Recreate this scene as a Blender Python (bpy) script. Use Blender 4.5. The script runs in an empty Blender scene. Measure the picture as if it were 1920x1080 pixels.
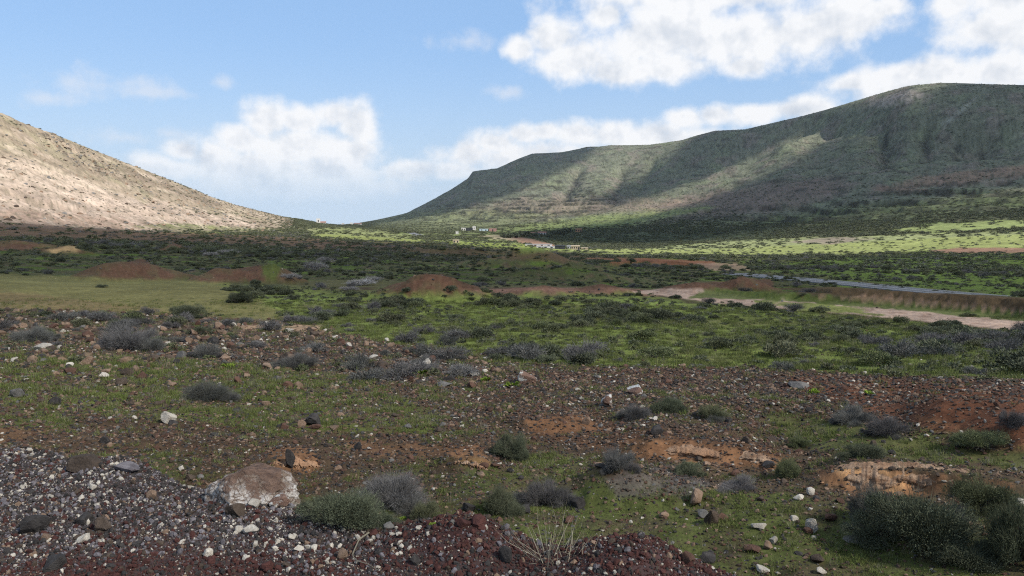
import bpy, bmesh, math, random
import numpy as np
R = math.radians
random.seed(7); RNG = np.random.default_rng(11)
SC = bpy.context.scene
COL = SC.collection

# ------------------------------------------------------------------ camera
FPX, HORIZON = 1507.0, 400.0            # focal length and horizon row for a 1920 px wide frame
EYE = 1.65
PITCH = math.atan((540 - HORIZON) / FPX)
cam_d = bpy.data.cameras.new('camera'); cam = bpy.data.objects.new('camera', cam_d); COL.objects.link(cam)
cam_d.sensor_width = 36; cam_d.lens = FPX / 1920 * 36
cam_d.clip_start = 0.05; cam_d.clip_end = 60000
cam.location = (0, 0, EYE); cam.rotation_euler = (R(90) - PITCH, 0, 0)
SC.camera = cam

# ------------------------------------------------------------------ sun, sky, exposure
SUN_AZ, SUN_EL = R(128), R(40)          # clockwise from the viewing direction
SUN_DIR = np.array([math.sin(SUN_AZ) * math.cos(SUN_EL), math.cos(SUN_AZ) * math.cos(SUN_EL), math.sin(SUN_EL)])
sun_d = bpy.data.lights.new('sun', 'SUN'); sun = bpy.data.objects.new('sun', sun_d); COL.objects.link(sun)
sun_d.energy = 5.0; sun_d.angle = R(0.53); sun_d.color = (1.0, 0.955, 0.88)
sun.rotation_euler = (R(90) - SUN_EL, 0, math.pi - SUN_AZ)
sun.location = tuple(SUN_DIR * 3000)
SC.view_settings.view_transform = 'Standard'; SC.view_settings.look = 'None'
SC.view_settings.exposure = 0.50; SC.view_settings.gamma = 1.0; SC.view_settings.use_curve_mapping = False
SKY_STRENGTH = 0.095
SC.cycles.use_denoising = False; SC.cycles.filter_width = 1.15
SC.cycles.max_bounces = 5; SC.cycles.diffuse_bounces = 2; SC.cycles.volume_bounces = 1
SC.cycles.transparent_max_bounces = 12
SC.cycles.caustics_reflective = False; SC.cycles.caustics_refractive = False

SP, CP = math.sin(PITCH), math.cos(PITCH)
def pix_dir(x, y):
    a = (np.asarray(x, float) - 960) / FPX; b = (540 - np.asarray(y, float)) / FPX
    return a, CP + b * SP, -SP + b * CP
def pix_azel(x, y):
    dx, dy, dz = pix_dir(x, y)
    return np.arctan2(dx, dy), np.arctan2(dz, np.hypot(dx, dy))
def el_at(az, y):                       # elevation of image row y along azimuth az
    b = (540 - np.asarray(y, float)) / FPX
    f = CP + b * SP
    return np.arctan2(-SP + b * CP, f / np.cos(az))
def project(X, Y, Z):                   # world -> 1920x1080 pixel
    z = Z - EYE
    dep = Y * CP - z * SP
    dep = np.where(np.abs(dep) < 1e-6, 1e-6, dep)
    return X / dep * FPX + 960, 540 - (Y * SP + z * CP) / dep * FPX, dep

# ------------------------------------------------------------------ node helpers
class NT:
    def __init__(s, tree): s.t = tree; s.n = tree.nodes; s.l = tree.links
    def node(s, typ, **kw):
        n = s.n.new(typ)
        for k, v in kw.items(): setattr(n, k, v)
        return n
    def put(s, sock, v):
        if isinstance(v, bpy.types.NodeSocket): s.l.new(v, sock)
        else: sock.default_value = v
    def math(s, op, a, b=None, c=None, clamp=False):
        n = s.n.new('ShaderNodeMath'); n.operation = op; n.use_clamp = clamp
        for i, v in enumerate((a, b, c)):
            if v is not None: s.put(n.inputs[i], v)
        return n.outputs[0]
    def vmath(s, op, a, b=None):
        n = s.n.new('ShaderNodeVectorMath'); n.operation = op
        s.put(n.inputs[0], a)
        if b is not None: s.put(n.inputs[1], b)
        return n.outputs['Value'] if op in ('LENGTH', 'DOT_PRODUCT', 'DISTANCE') else n.outputs[0]
    def mix(s, f, a, b, blend='MIX'):
        n = s.n.new('ShaderNodeMix'); n.data_type = 'RGBA'; n.blend_type = blend; n.clamp_factor = True
        s.put(n.inputs[0], f); s.put(n.inputs[6], a); s.put(n.inputs[7], b)
        return n.outputs[2]
    def noise(s, vec, scale, detail=4, rough=0.55, dist=0.0):
        n = s.n.new('ShaderNodeTexNoise'); s.l.new(vec, n.inputs['Vector'])
        n.inputs['Scale'].default_value = scale; n.inputs['Detail'].default_value = detail
        n.inputs['Roughness'].default_value = rough; n.inputs['Distortion'].default_value = dist
        return n.outputs['Fac']
    def rng(s, v, a, b, c=0.0, d=1.0, smooth=True):
        n = s.n.new('ShaderNodeMapRange'); n.interpolation_type = 'SMOOTHSTEP' if smooth else 'LINEAR'
        s.put(n.inputs[0], v)
        for i, q in enumerate((a, b, c, d)): s.put(n.inputs[i + 1], q)
        return n.outputs[0]

# ------------------------------------------------------------------ world: Nishita sky with cumulus
def blob_list():
    A = [(500,226,52,44),(452,262,48,36),(565,226,60,34),(625,215,50,30),(668,236,46,44),(560,275,120,46),(650,288,80,46),
         (345,282,36,24),(400,300,60,34),(480,320,150,44),(620,325,120,40),(770,322,86,22),(840,326,30,14),(310,318,90,26),
         (240,330,80,26),(560,352,250,26)]
    B = [(880,292,42,36),(930,268,52,28),(985,252,44,22),(1020,246,34,18),(1090,250,62,28),(1150,252,66,28),(1225,250,70,28),
         (1290,222,44,22),(1340,215,50,20),(1420,214,70,20),(1000,296,170,36),(1230,262,140,28),(1500,205,90,22),(860,320,60,20)]
    C = [(975,92,36,30),(1040,72,62,42),(1075,112,90,44),(1150,135,80,30),(1250,70,150,72),(1400,70,160,66),(1396,124,52,26),
         (1240,125,110,34),(1520,60,110,52),(1600,30,90,44),(1672,14,40,24),(1140,30,46,30),(1330,-20,290,60)]
    D = [(1610,155,54,18),(1680,140,70,24),(1770,140,100,34),(1880,132,90,42),(1850,50,70,48),(1900,60,70,50),(1900,-10,130,56),
         (1790,5,50,26),(1700,170,120,26)]
    W = [(200,160,105,30),(285,172,70,13),(412,155,26,13),(955,174,52,17),(870,78,80,22),(235,258,60,20),(90,185,60,16),(330,250,60,22)]
    return A + B + C + D, W
def build_world():
    w = bpy.data.worlds.new('World'); SC.world = w; w.use_nodes = True
    T = NT(w.node_tree); T.n.clear()
    def group(name, blobs, nscale, namp, detail):
        g = bpy.data.node_groups.new(name, 'ShaderNodeTree')
        g.interface.new_socket('P', in_out='INPUT', socket_type='NodeSocketVector')
        g.interface.new_socket('D', in_out='OUTPUT', socket_type='NodeSocketFloat')
        G = NT(g); gi = G.node('NodeGroupInput'); go = G.node('NodeGroupOutput'); P = gi.outputs[0]
        acc = None
        for (x, y, rx, ry) in blobs:
            az, el = pix_azel(x, y)
            k = 180 / math.pi / FPX
            n = G.node('ShaderNodeVectorMath', operation='MULTIPLY_ADD')
            G.put(n.inputs[0], P); n.inputs[1].default_value = (1 / (rx * k), 1 / (ry * k), 0)
            n.inputs[2].default_value = (-math.degrees(az) / (rx * k), -math.degrees(el) / (ry * k), 0)
            c = G.vmath('LENGTH', n.outputs[0])
            if acc is None: acc = c
            else: acc = G.math('SMOOTH_MIN', acc, c, 0.25)
        acc = G.math('SUBTRACT', 1.0, G.math('MINIMUM', acc, 3.0))
        n1 = G.noise(P, nscale, detail, 0.58, 0.0)
        n2 = G.noise(P, nscale * 0.22, 1, 0.5)
        d = G.math('ADD', acc, G.math('MULTIPLY', G.math('SUBTRACT', n1, 0.5), namp))
        # higher up than any cloud in view the sky goes on with scattered cumulus
        sep = G.node('ShaderNodeSeparateXYZ'); G.l.new(P, sep.inputs[0])
        hi = G.rng(sep.outputs[1], 17.0, 24.0)
        gen = G.math('ADD', G.math('MULTIPLY', G.math('SUBTRACT', n2, 0.53), 7.0), G.math('MULTIPLY', G.math('SUBTRACT', n1, 0.5), namp))
        mixn = G.node('ShaderNodeMix'); mixn.data_type = 'FLOAT'
        G.put(mixn.inputs[0], hi); G.put(mixn.inputs[2], d); G.put(mixn.inputs[3], gen)
        G.l.new(mixn.outputs[0], go.inputs[0])
        return g
    crisp, wisp = blob_list()
    g1 = group('cumulus_field', crisp, 0.42, 1.75, 7)
    g2 = group('wisp_field', wisp, 0.45, 3.2, 5)
    tc = T.node('ShaderNodeTexCoord'); sep = T.node('ShaderNodeSeparateXYZ'); T.l.new(tc.outputs['Generated'], sep.inputs[0])
    az = T.math('MULTIPLY', T.math('ARCTAN2', sep.outputs[0], sep.outputs[1]), 180 / math.pi)
    el = T.math('MULTIPLY', T.math('ARCSINE', sep.outputs[2]), 180 / math.pi)
    fold = T.math('SUBTRACT', T.math('PINGPONG', T.math('ADD', az, 34.0), 68.0), 34.0)
    cmb = T.node('ShaderNodeCombineXYZ'); T.put(cmb.inputs[0], fold); T.put(cmb.inputs[1], el)
    P = cmb.outputs[0]
    def call(g, vec):
        n = T.node('ShaderNodeGroup'); n.node_tree = g; T.put(n.inputs[0], vec); return n.outputs[0]
    d1 = call(g1, P)
    na = T.noise(P, 0.42, 3, 0.58); nb = T.noise(T.vmath('ADD', P, (0.55, 0.85, 0)), 0.42, 3, 0.58)
    slope = T.math('MULTIPLY', T.math('SUBTRACT', na, nb), 2.1)
    d2 = call(g2, P)
    sky = T.node('ShaderNodeTexSky'); sky.sky_type = 'NISHITA'; sky.sun_disc = False
    sky.sun_elevation = SUN_EL; sky.sun_rotation = SUN_AZ; sky.altitude = 250; sky.air_density = 1.0; sky.dust_density = 0.6; sky.ozone_density = 2.0
    cl = T.node('ShaderNodeCombineXYZ')           # below the horizon the haze of the horizon goes on
    T.put(cl.inputs[0], sep.outputs[0]); T.put(cl.inputs[1], sep.outputs[1]); T.put(cl.inputs[2], T.math('MAXIMUM', sep.outputs[2], 0.012))
    T.l.new(cl.outputs[0], sky.inputs[0])
    S = SKY_STRENGTH
    blue = T.mix(0.62, sky.outputs[0], (0.315 / S, 0.53 / S, 0.88 / S, 1))
    hz = T.rng(el, 14.5, -1.0, 0.0, 1.0)
    hz = T.math('POWER', hz, 1.5)
    air = T.mix(T.math('MULTIPLY', hz, 0.88), blue, (0.50 / S, 0.615 / S, 0.74 / S, 1))
    fade = T.rng(el, 0.3, 4.5, 0.10, 1.0)         # cumulus melt into the haze low down
    m1 = T.math('MULTIPLY', T.rng(d1, -0.25, 0.60), fade)
    thick = T.rng(d1, 0.1, 1.1)
    lit = T.math('ADD', slope, 1.0)
    lit = T.math('SUBTRACT', lit, T.math('MULTIPLY', thick, 0.26))
    lit = T.math('MINIMUM', T.math('MAXIMUM', lit, 0.0), 1.0)
    ccol = T.mix(lit, (0.47 / S, 0.53 / S, 0.62 / S, 1), (0.81 / S, 0.82 / S, 0.84 / S, 1))
    m2 = T.math('MULTIPLY', T.rng(d2, -0.1, 1.3), 0.55)
    out = T.mix(m2, air, (0.68 / S, 0.71 / S, 0.77 / S, 1))
    out = T.mix(m1, out, ccol)
    bg = T.node('ShaderNodeBackground'); T.l.new(out, bg.inputs[0]); bg.inputs[1].default_value = S * 0.84
    wo = T.node('ShaderNodeOutputWorld'); T.l.new(bg.outputs[0], wo.inputs[0])
    w.cycles.sampling_method = 'MANUAL'; w.cycles.sample_map_resolution = 256
build_world()
# ------------------------------------------------------------------ numpy noise
_GA = (np.random.default_rng(6).random(512 * 512 + 70000) * 2 * math.pi).astype(np.float32)
_GX, _GY = np.cos(_GA) * np.float32(1.5), np.sin(_GA) * np.float32(1.5)
def perlin(x, y, seed=0):
    x = np.asarray(x, np.float32); y = np.asarray(y, np.float32)
    xf0 = np.floor(x); yf0 = np.floor(y)
    xf = x - xf0; yf = y - yf0
    xi = xf0.astype(np.int32); yi = yf0.astype(np.int32)
    u = xf * xf * (3 - 2 * xf); v = yf * yf * (3 - 2 * yf)
    off = (seed * 557) % 65536
    x0 = (xi & 511) * 512 + off; x1 = ((xi + 1) & 511) * 512 + off; y0 = yi & 511; y1 = (yi + 1) & 511
    i = x0 + y0; a = _GX[i] * xf + _GY[i] * yf
    i = x1 + y0; a += (_GX[i] * (xf - 1) + _GY[i] * yf - a) * u
    i = x0 + y1; c = _GX[i] * xf + _GY[i] * (yf - 1)
    i = x1 + y1; c += (_GX[i] * (xf - 1) + _GY[i] * (yf - 1) - c) * u
    a += (c - a) * v
    return a
def fbm(x, y, oct=4, seed=0, gain=0.5):
    s = 0; a = 1; t = 0
    for i in range(oct):
        s = s + a * perlin(x * 2 ** i, y * 2 ** i, seed + i); t += a; a *= gain
    return s / t
def sstep(a, b, x):
    t = np.clip((np.asarray(x, float) - a) / (b - a), 0, 1); return t * t * (3 - 2 * t)
def lerp(a, b, t): return a + (b - a) * t

# ------------------------------------------------------------------ terrain heights on a polar grid
SKYLINE = [(-300,120),(0,208),(50,230),(116,256),(197,290),(299,330),(405,373),(457,389),(528,406),(560,411),(598,418),(633,422),(665,420),
           (707,412),(762,400),(807,380),(845,360),(878,340),(887,328),(932,322),(970,305),(997,294),(1052,288),(1100,278),(1121,279),(1145,276),
           (1217,274),(1276,265),(1300,257),(1336,247),(1392,244),(1488,221),(1580,196),(1654,175),(1697,166),(1750,161),(1796,162),(1888,165),(1920,166),(2220,190)]
# each line sweeps over the picture: (x, distance in metres, row it is seen at)
LINES = [
  [(-300,9.4,945),(1920,9.4,945),(2220,9.4,945)],
  [(-300,13.5,800),(960,13.8,800),(1920,13.5,800),(2220,13.5,800)],
  [(-300,20,700),(960,21,700),(1920,21,703),(2220,21,703)],
  [(-300,27,636),(960,28,640),(1920,29,645),(2220,29,645)],
  [(-300,36,588),(0,36,590),(960,38,592),(1920,40,606),(2220,40,608)],
  [(-300,50,545),(0,50,548),(960,52,552),(1920,56,576),(2220,56,578)],
  [(-300,72,512),(0,72,516),(500,74,524),(960,76,528),(1440,82,536),(1920,84,552),(2220,84,554)],
  [(-300,98,484),(0,98,488),(320,104,494),(960,118,502),(1440,125,512),(1920,125,527),(2220,125,528)],
  [(-300,135,455),(0,135,458),(320,155,462),(640,200,465),(960,210,476),(1440,210,486),(1920,200,490),(2220,200,490)],
  [(-300,175,430),(0,190,433),(320,230,443),(640,330,449),(960,360,460),(1300,340,472),(1600,320,474),(1920,300,470),(2220,300,468)],
  [(-300,200,418),(0,240,414),(200,270,425),(320,300,433),(550,420,436),(640,480,437),(720,520,440),(800,560,443),(960,560,449),(1150,540,455),
   (1300,500,460),(1500,450,456),(1700,430,448),(1920,420,440),(2220,420,430)],
  [(-300,280,330),(0,335,314),(200,380,357),(320,430,384),(550,600,422),(640,760,426),(720,900,430),(800,1000,429),(960,1000,424),(1150,950,420),
   (1300,900,412),(1500,830,402),(1700,780,388),(1920,740,375),(2220,740,360)],
  [(-300,330,215),(0,385,258),(200,440,320),(320,500,357),(550,740,416),(640,950,424),(720,1700,424),(800,1500,414),(960,1650,388),(1100,1850,352),
   (1200,1900,335),(1300,1850,318),(1400,1800,296),(1500,1800,258),(1600,1480,268),(1700,1180,305),(1920,1100,285),(2220,1080,270)],
]
CREST_D = [(-300,390),(0,435),(200,520),(320,600),(550,880),(640,1150),(700,3600),(760,4000),(890,3900),(1000,3600),(1105,3050),(1300,2450),(1500,2050),(1700,1720),(1920,1600),(2220,1560)]

def col_x(az):                                   # image column of an azimuth at the horizon
    return 960 + np.tan(np.clip(az, -1.2, 1.2)) * (CP + (540 - HORIZON) / FPX * SP) * FPX
def az_of(x): return float(np.arctan((x - 960) / FPX / (CP + (540 - HORIZON) / FPX * SP)))

_fa = np.linspace(R(-35.5), R(35.5), 780)
_out = []; a, st = R(35.5), R(0.12)
while a + st < math.pi - 0.01:
    a += st; _out.append(a); st = min(st * 1.12, R(5))
AZ = np.concatenate([-np.array(_out[::-1]), _fa, np.array(_out)])
NA = len(AZ)
_r = [0.25]
while _r[-1] < 9800:
    d = _r[-1]
    k = 0.03 if d < 3 else (0.0105 if d < 9 else (0.0085 if d < 120 else (0.0092 if d < 4500 else 0.06)))
    _r.append(d * (1 + k))
RAD = np.array(_r); NR = len(RAD); LR = np.log(RAD)

def pchip(xk, yk, x):
    h = np.diff(xk); dl = np.diff(yk) / h
    m = np.zeros_like(yk); m[0] = dl[0]; m[-1] = dl[-1]
    for i in range(1, len(xk) - 1):
        if dl[i - 1] * dl[i] > 0:
            w1 = 2 * h[i] + h[i - 1]; w2 = h[i] + 2 * h[i - 1]
            m[i] = (w1 + w2) / (w1 / dl[i - 1] + w2 / dl[i])
    j = np.clip(np.searchsorted(xk, x) - 1, 0, len(xk) - 2)
    t = np.clip((x - xk[j]) / h[j], 0, 1)
    return (yk[j] * (1 + 2 * t) * (1 - t) ** 2 + m[j] * h[j] * t * (1 - t) ** 2 + yk[j + 1] * t * t * (3 - 2 * t) + m[j + 1] * h[j] * t * t * (t - 1))

XC = np.clip(col_x(AZ), -300, 2220)
def smooth_interp(x, xs, ys):
    return pchip(np.array(xs, float), np.array(ys, float), x)
_lines = []
for L in LINES:
    xs = [p[0] for p in L]
    _lines.append((smooth_interp(XC, xs, [p[1] for p in L]), smooth_interp(XC, xs, [p[2] for p in L])))
_cd = smooth_interp(XC, [p[0] for p in CREST_D], [p[1] for p in CREST_D])
_cy = np.interp(XC, [p[0] for p in SKYLINE], [p[1] for p in SKYLINE])
# spurs that stand in front of the slope behind them: (x, row of the rib)
SPURS = [([(740,409),(800,400),(880,383),(960,357),(1020,331),(1075,303),(1118,283)], 760, 860, 1060, 1118, 42),
         ([(1040,417),(1180,385),(1300,350),(1400,315),(1500,268),(1590,220)], 1080, 1240, 1480, 1590, 34)]
_sp = [(np.interp(XC, [p[0] for p in pts], [p[1] for p in pts]), sstep(x0, x1, XC) * sstep(x3, x2, XC), depth) for pts, x0, x1, x2, x3, depth in SPURS]
Z = np.zeros((NA, NR))
for i in range(NA):
    az = np.clip(AZ[i], R(-40), R(40))
    kd = [0.25, 5.5]; kz = [-3.2, -3.3]
    for d, y in _lines:
        kd.append(d[i]); kz.append(d[i] * math.tan(el_at(az, y[i])))
    cz = _cd[i] * math.tan(el_at(az, _cy[i]))
    kd.append(_cd[i]); kz.append(cz)
    kd.append(_cd[i] * 1.12); kz.append(cz - 0.035 * _cd[i])
    kd.append(_cd[i] * 1.7); kz.append(min(cz * 0.4, cz - 0.1 * _cd[i]))
    kd.append(9900); kz.append(-420)
    Z[i] = pchip(np.log(np.array(kd)), np.array(kz), LR)
for sy, st, depth in _sp:                        # a dell behind each rib, so that it stands out from the slope behind
    ds = np.zeros(NA)
    for i in range(NA):
        if st[i] <= 0: continue
        e = Z[i] / RAD; tgt = math.tan(el_at(AZ[i], sy[i]))
        k = np.nonzero((e >= tgt) & (RAD > 650))[0]
        ds[i] = math.log(RAD[k[0]]) if len(k) else 8
    on = np.nonzero(st > 0)[0]
    v = ds[on]
    for it in range(60): v = np.concatenate([[v[0]], (v[:-2] + 2 * v[1:-1] + v[2:]) / 4, [v[-1]]])
    ds[on] = v
    t = (LR[None, :] - ds[:, None]) / 0.22
    Z -= (st[:, None] * depth) * sstep(0.0, 0.32, t) * np.exp(-np.maximum(t - 0.32, 0) * 1.6) * (np.log(_cd)[:, None] - LR[None, :] > 0) * sstep(0, .10, np.log(_cd)[:, None] - LR[None, :])
    Z += (st[:, None] * depth * .25) * np.exp(-(t / 0.30) ** 2) * sstep(0, .10, np.log(_cd)[:, None] - LR[None, :])
# behind the camera the land is a gentle plain
back = sstep(R(75), R(130), np.abs(AZ))[:, None]
Z = Z * (1 - back) + back * (-3.0 - 6 * sstep(20, 4000, RAD)[None, :])
Z = Z + EYE
X = np.sin(AZ)[:, None] * RAD[None, :]; Y = np.cos(AZ)[:, None] * RAD[None, :]
AZC = np.clip(AZ, R(-38), R(38))
def pix_rows(Zg):
    el = np.arctan2(Zg - EYE, RAD[None, :])
    # pixel row along the (clamped) azimuth and column
    az = AZC[:, None]
    t = np.tan(el)
    ca = np.cos(az)
    # direction (sin az, cos az, tan el) -> camera
    dep = ca * CP - t * SP
    return np.sin(az) / dep * FPX + 960 + 0 * t, 540 - (ca * SP + t * CP) / dep * FPX
PX, PY = pix_rows(Z)
LAZ = AZ[:, None] * 1.0 + 0 * Z; LLR = LR[None, :] + 0 * Z     # log-polar coordinates: even detail near and far

def ground_hit(px, py, Zg=None):        # where the sight line of a pixel meets the land
    Zg = Z if Zg is None else Zg
    az, el = pix_azel(px, py)
    i = int(np.clip(np.searchsorted(AZ, az), 1, NA - 1)); w = (az - AZ[i - 1]) / (AZ[i] - AZ[i - 1])
    zz = Zg[i - 1] * (1 - w) + Zg[i] * w
    e = (zz - EYE) / RAD
    hit = np.nonzero((e >= math.tan(el)) & (RAD > 2.5))[0]
    j = hit[0] if len(hit) else NR - 1
    if j > 0:
        e0, e1 = e[j - 1], e[j]; f = (math.tan(el) - e0) / (e1 - e0) if e1 != e0 else 1
        f = min(max(f, 0), 1); r = RAD[j - 1] * (1 - f) + RAD[j] * f; z = zz[j - 1] * (1 - f) + zz[j] * f
    else: r, z = RAD[j], zz[j]
    return np.array([math.sin(az) * r, math.cos(az) * r, z]), r
def ground_z(x, y):
    az = math.atan2(x, y); r = math.log(max(math.hypot(x, y), RAD[0]))
    i = int(np.clip(np.searchsorted(AZ, az), 1, NA - 1)); w = min(max((az - AZ[i - 1]) / (AZ[i] - AZ[i - 1]), 0), 1)
    j = int(np.clip(np.searchsorted(LR, r), 1, NR - 1)); u = min(max((r - LR[j - 1]) / (LR[j] - LR[j - 1]), 0), 1)
    return float((Z[i-1, j-1] * (1-w) + Z[i, j-1] * w) * (1-u) + (Z[i-1, j] * (1-w) + Z[i, j] * w) * u)

def poly_sd(x, y, poly, ay=2.2):        # signed distance (inside positive), rows weighted
    p = np.array(poly, float); p[:, 1] *= ay; yy = y * ay
    d = np.full(x.shape, 1e12); ins = np.zeros(x.shape, bool)
    for k in range(len(p)):
        ax, ayy = p[k]; bx, by = p[(k + 1) % len(p)]
        ex, ey = bx - ax, by - ayy
        t = np.clip(((x - ax) * ex + (yy - ayy) * ey) / (ex * ex + ey * ey + 1e-9), 0, 1)
        d = np.minimum(d, (x - ax - ex * t) ** 2 + (yy - ayy - ey * t) ** 2)
        c = ((ayy > yy) != (by > yy)) & (x < (bx - ax) * (yy - ayy) / (by - ayy + 1e-12) + ax)
        ins ^= c
    d = np.sqrt(d); return np.where(ins, d, -d)
WARP1 = fbm(LAZ * 38, LLR * 16, 4, 21); WARP2 = fbm(LAZ * 120, LLR * 45, 3, 31)
WARP3 = fbm(X / 0.55, Y / 0.55, 4, 41) * sstep(34, 14, RAD)[None, :]
WARP1 = WARP1 + WARP3 * 0.9
def pmask(poly, soft=8, warp=10, ay=2.2):
    xs = [q[0] for q in poly]; ys = [q[1] for q in poly]; m = soft + warp * 2
    sel = (PX > min(xs) - m) & (PX < max(xs) + m) & (PY > min(ys) - m) & (PY < max(ys) + m)
    out = np.zeros(PX.shape)
    sd = poly_sd(PX[sel], PY[sel], poly, ay)
    out[sel] = sstep(-soft, soft, sd + warp * (WARP1[sel] * 1.3 + WARP2[sel] * 0.7))
    return out
# --- spurs and gullies of the big ridge, terraces, relief
ridge_m = sstep(640, 760, PX) * sstep(436, 405, PY) * sstep(450, 900, RAD)[None, :] * sstep(R(60), R(45), np.abs(AZ))[:, None]
lefth_m = sstep(620, 480, PX) * sstep(441, 424, PY) * sstep(190, 260, RAD)[None, :]
below = sstep(0, 1, (np.log(_cd)[:, None] - LR[None, :]) / 0.30)           # 0 at the crest, keeps the skyline where it is
def spur(pts, height, width, skew=0.0):
    """a rounded rib running down the slope through the given pixels"""
    W = [ground_hit(x, y)[0] for x, y in pts]
    best = np.full(X.shape, 1e12); side = np.zeros(X.shape)
    for k in range(len(W) - 1):
        ax, ay = W[k][:2]; ex, ey = W[k + 1][0] - ax, W[k + 1][1] - ay
        t = np.clip(((X - ax) * ex + (Y - ay) * ey) / (ex * ex + ey * ey), 0, 1)
        dx, dy = X - ax - ex * t, Y - ay - ey * t
        d = np.hypot(dx, dy); upd = d < best
        best = np.where(upd, d, best); side = np.where(upd, np.sign(ex * dy - ey * dx), side)
    return height * np.exp(-np.abs(best / width) ** 1.4)
ZS = np.zeros_like(Z)
ZS += spur([(1700,185),(1660,240),(1625,300),(1580,360)], 16, 110)
for g in ([(1735,255),(1742,290),(1760,310)], [(1660,235),(1662,290),(1664,330)], [(1795,262),(1800,285),(1815,300)], [(1850,255),(1845,285),(1825,305)],
          [(1170,315),(1160,345),(1150,372)], [(1085,320),(1070,350),(1045,380)], [(1225,300),(1200,345),(1180,362)]):
    ZS -= spur(g, 13, 20)
_wx = X + 60 * fbm(X / 150, Y / 150, 3, 46); _wy = Y + 60 * fbm(X / 150, Y / 150, 3, 47)
rill = 1 - 1.6 * np.abs(fbm(_wx / 190, _wy / 420, 5, 44, 0.55))
GUL = np.zeros_like(Z)
for g in ([(1735,255),(1742,290),(1760,310)], [(1660,235),(1662,290),(1664,330)], [(1795,262),(1800,285),(1815,300)], [(1850,255),(1845,285),(1825,305)], [(1170,315),(1160,345),(1150,372)], [(1085,320),(1070,350),(1045,380)]):
    GUL = np.maximum(GUL, spur(g, 1.0, 7))
Z = Z + ridge_m * below * (ZS + (rill - 0.7) * 15)
Z = Z + ridge_m * below * fbm(X / 90, Y / 90, 4, 3) * 6 
crag = np.maximum(0, fbm(LAZ * 60, LLR * 40, 4, 9) - 0.1)
Z = Z + lefth_m * (fbm(X / 26, Y / 40, 4, 12) * 1.9) * (0.3 + 0.7 * below) + lefth_m * (0.6 * fbm(X / 6, Y / 6, 3, 13) + 0.7 * np.abs(fbm(X / 4.5, Y / 9, 3, 14)))
PX, PY = pix_rows(Z)
ter_m = np.maximum.reduce([pmask([(1180,470),(1300,400),(1500,385),(1700,352),(2230,300),(2230,470),(1600,462)], 30, 14),
                           0.8 * pmask([(780,410),(900,372),(1010,335),(1110,330),(1150,380),(1050,420),(900,432)], 30, 14)]) * ridge_m
zt = Z + fbm(X / 160, Y / 160, 2, 77) * 6
STEP = 7.5
fr = zt / STEP - np.floor(zt / STEP)
Z = Z + ter_m * 0.75 * STEP * (sstep(0.72, 1.0, fr) - fr)
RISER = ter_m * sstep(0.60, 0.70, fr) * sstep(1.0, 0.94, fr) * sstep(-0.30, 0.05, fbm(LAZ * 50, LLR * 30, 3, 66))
# ledges on the left hill
led = pmask([(60,236),(110,250),(180,296),(215,318),(250,330),(240,345),(180,325),(110,285),(60,252)], 12, 8) * lefth_m
lz = (Z + fbm(X / 14, Y / 14, 3, 5) * 2.2) / 3.0
LEDGE = led * sstep(0.55, 0.7, lz - np.floor(lz)) * sstep(-0.05, 0.2, fbm(LAZ * 90, LLR * 50, 3, 8))
Z = Z + led * 1.7 * (sstep(0.55, 0.8, lz - np.floor(lz)) - (lz - np.floor(lz)))
# gully low on the left hill
Z = Z - 1.6 * np.exp(-np.abs(poly_sd(PX, PY, [(-20,348),(40,366),(70,380),(118,386),(160,395),(160,396),(118,388),(70,383),(40,369),(-20,351)]) / 7) ** 2) * lefth_m
# --- valley and foreground relief
near = sstep(520, 180, RAD)[None, :]
Z = Z + near * sstep(6, 25, RAD)[None, :] * (fbm(X / 22, Y / 22, 4, 15) * 0.38 + 0.10 * fbm(X / 4, Y / 4, 3, 16))
Z = Z + sstep(30, 80, RAD)[None, :] * near * fbm(X / 45, Y / 45, 3, 18) * 0.9 * sstep(500, 760, PX)
Z = Z + sstep(25, 8, RAD)[None, :] * (fbm(X / 1.6, Y / 1.6, 4, 19) * 0.13)
PX, PY = pix_rows(Z)
HEAP = np.zeros(Z.shape)
def mound(x, y, w, depth, h, p=1.6, seed=0, ang=0.0):
    """a heap whose foot centre is seen at pixel (x, y); w, depth, h in metres"""
    global Z
    c, r = ground_hit(x, y)
    az = math.atan2(c[0], c[1]) + ang
    rr = max(w, depth)
    sl = (slice(*np.searchsorted(AZ, (az - ang - rr / r, az - ang + rr / r))), slice(*np.searchsorted(RAD, (r - rr, r + rr))))
    Xs, Ys = X[sl], Y[sl]
    u = (Xs - c[0]) * math.cos(az) - (Ys - c[1]) * math.sin(az); v = (Xs - c[0]) * math.sin(az) + (Ys - c[1]) * math.cos(az)
    n = 1 + 0.30 * fbm(Xs / (w * .25), Ys / (w * .25), 3, 50 + seed)
    q = (np.abs(u / (w / 2)) ** 2 + np.abs(v / (depth / 2)) ** 2) ** 0.5 * n
    Z[sl] += h * np.clip(1 - q, 0, 1) ** 0.8 * (1 + 0.35 * (n - 1))
    if seed < 16: HEAP[sl] = np.maximum(HEAP[sl], sstep(0.0, 0.16, 1 - q))
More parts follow.
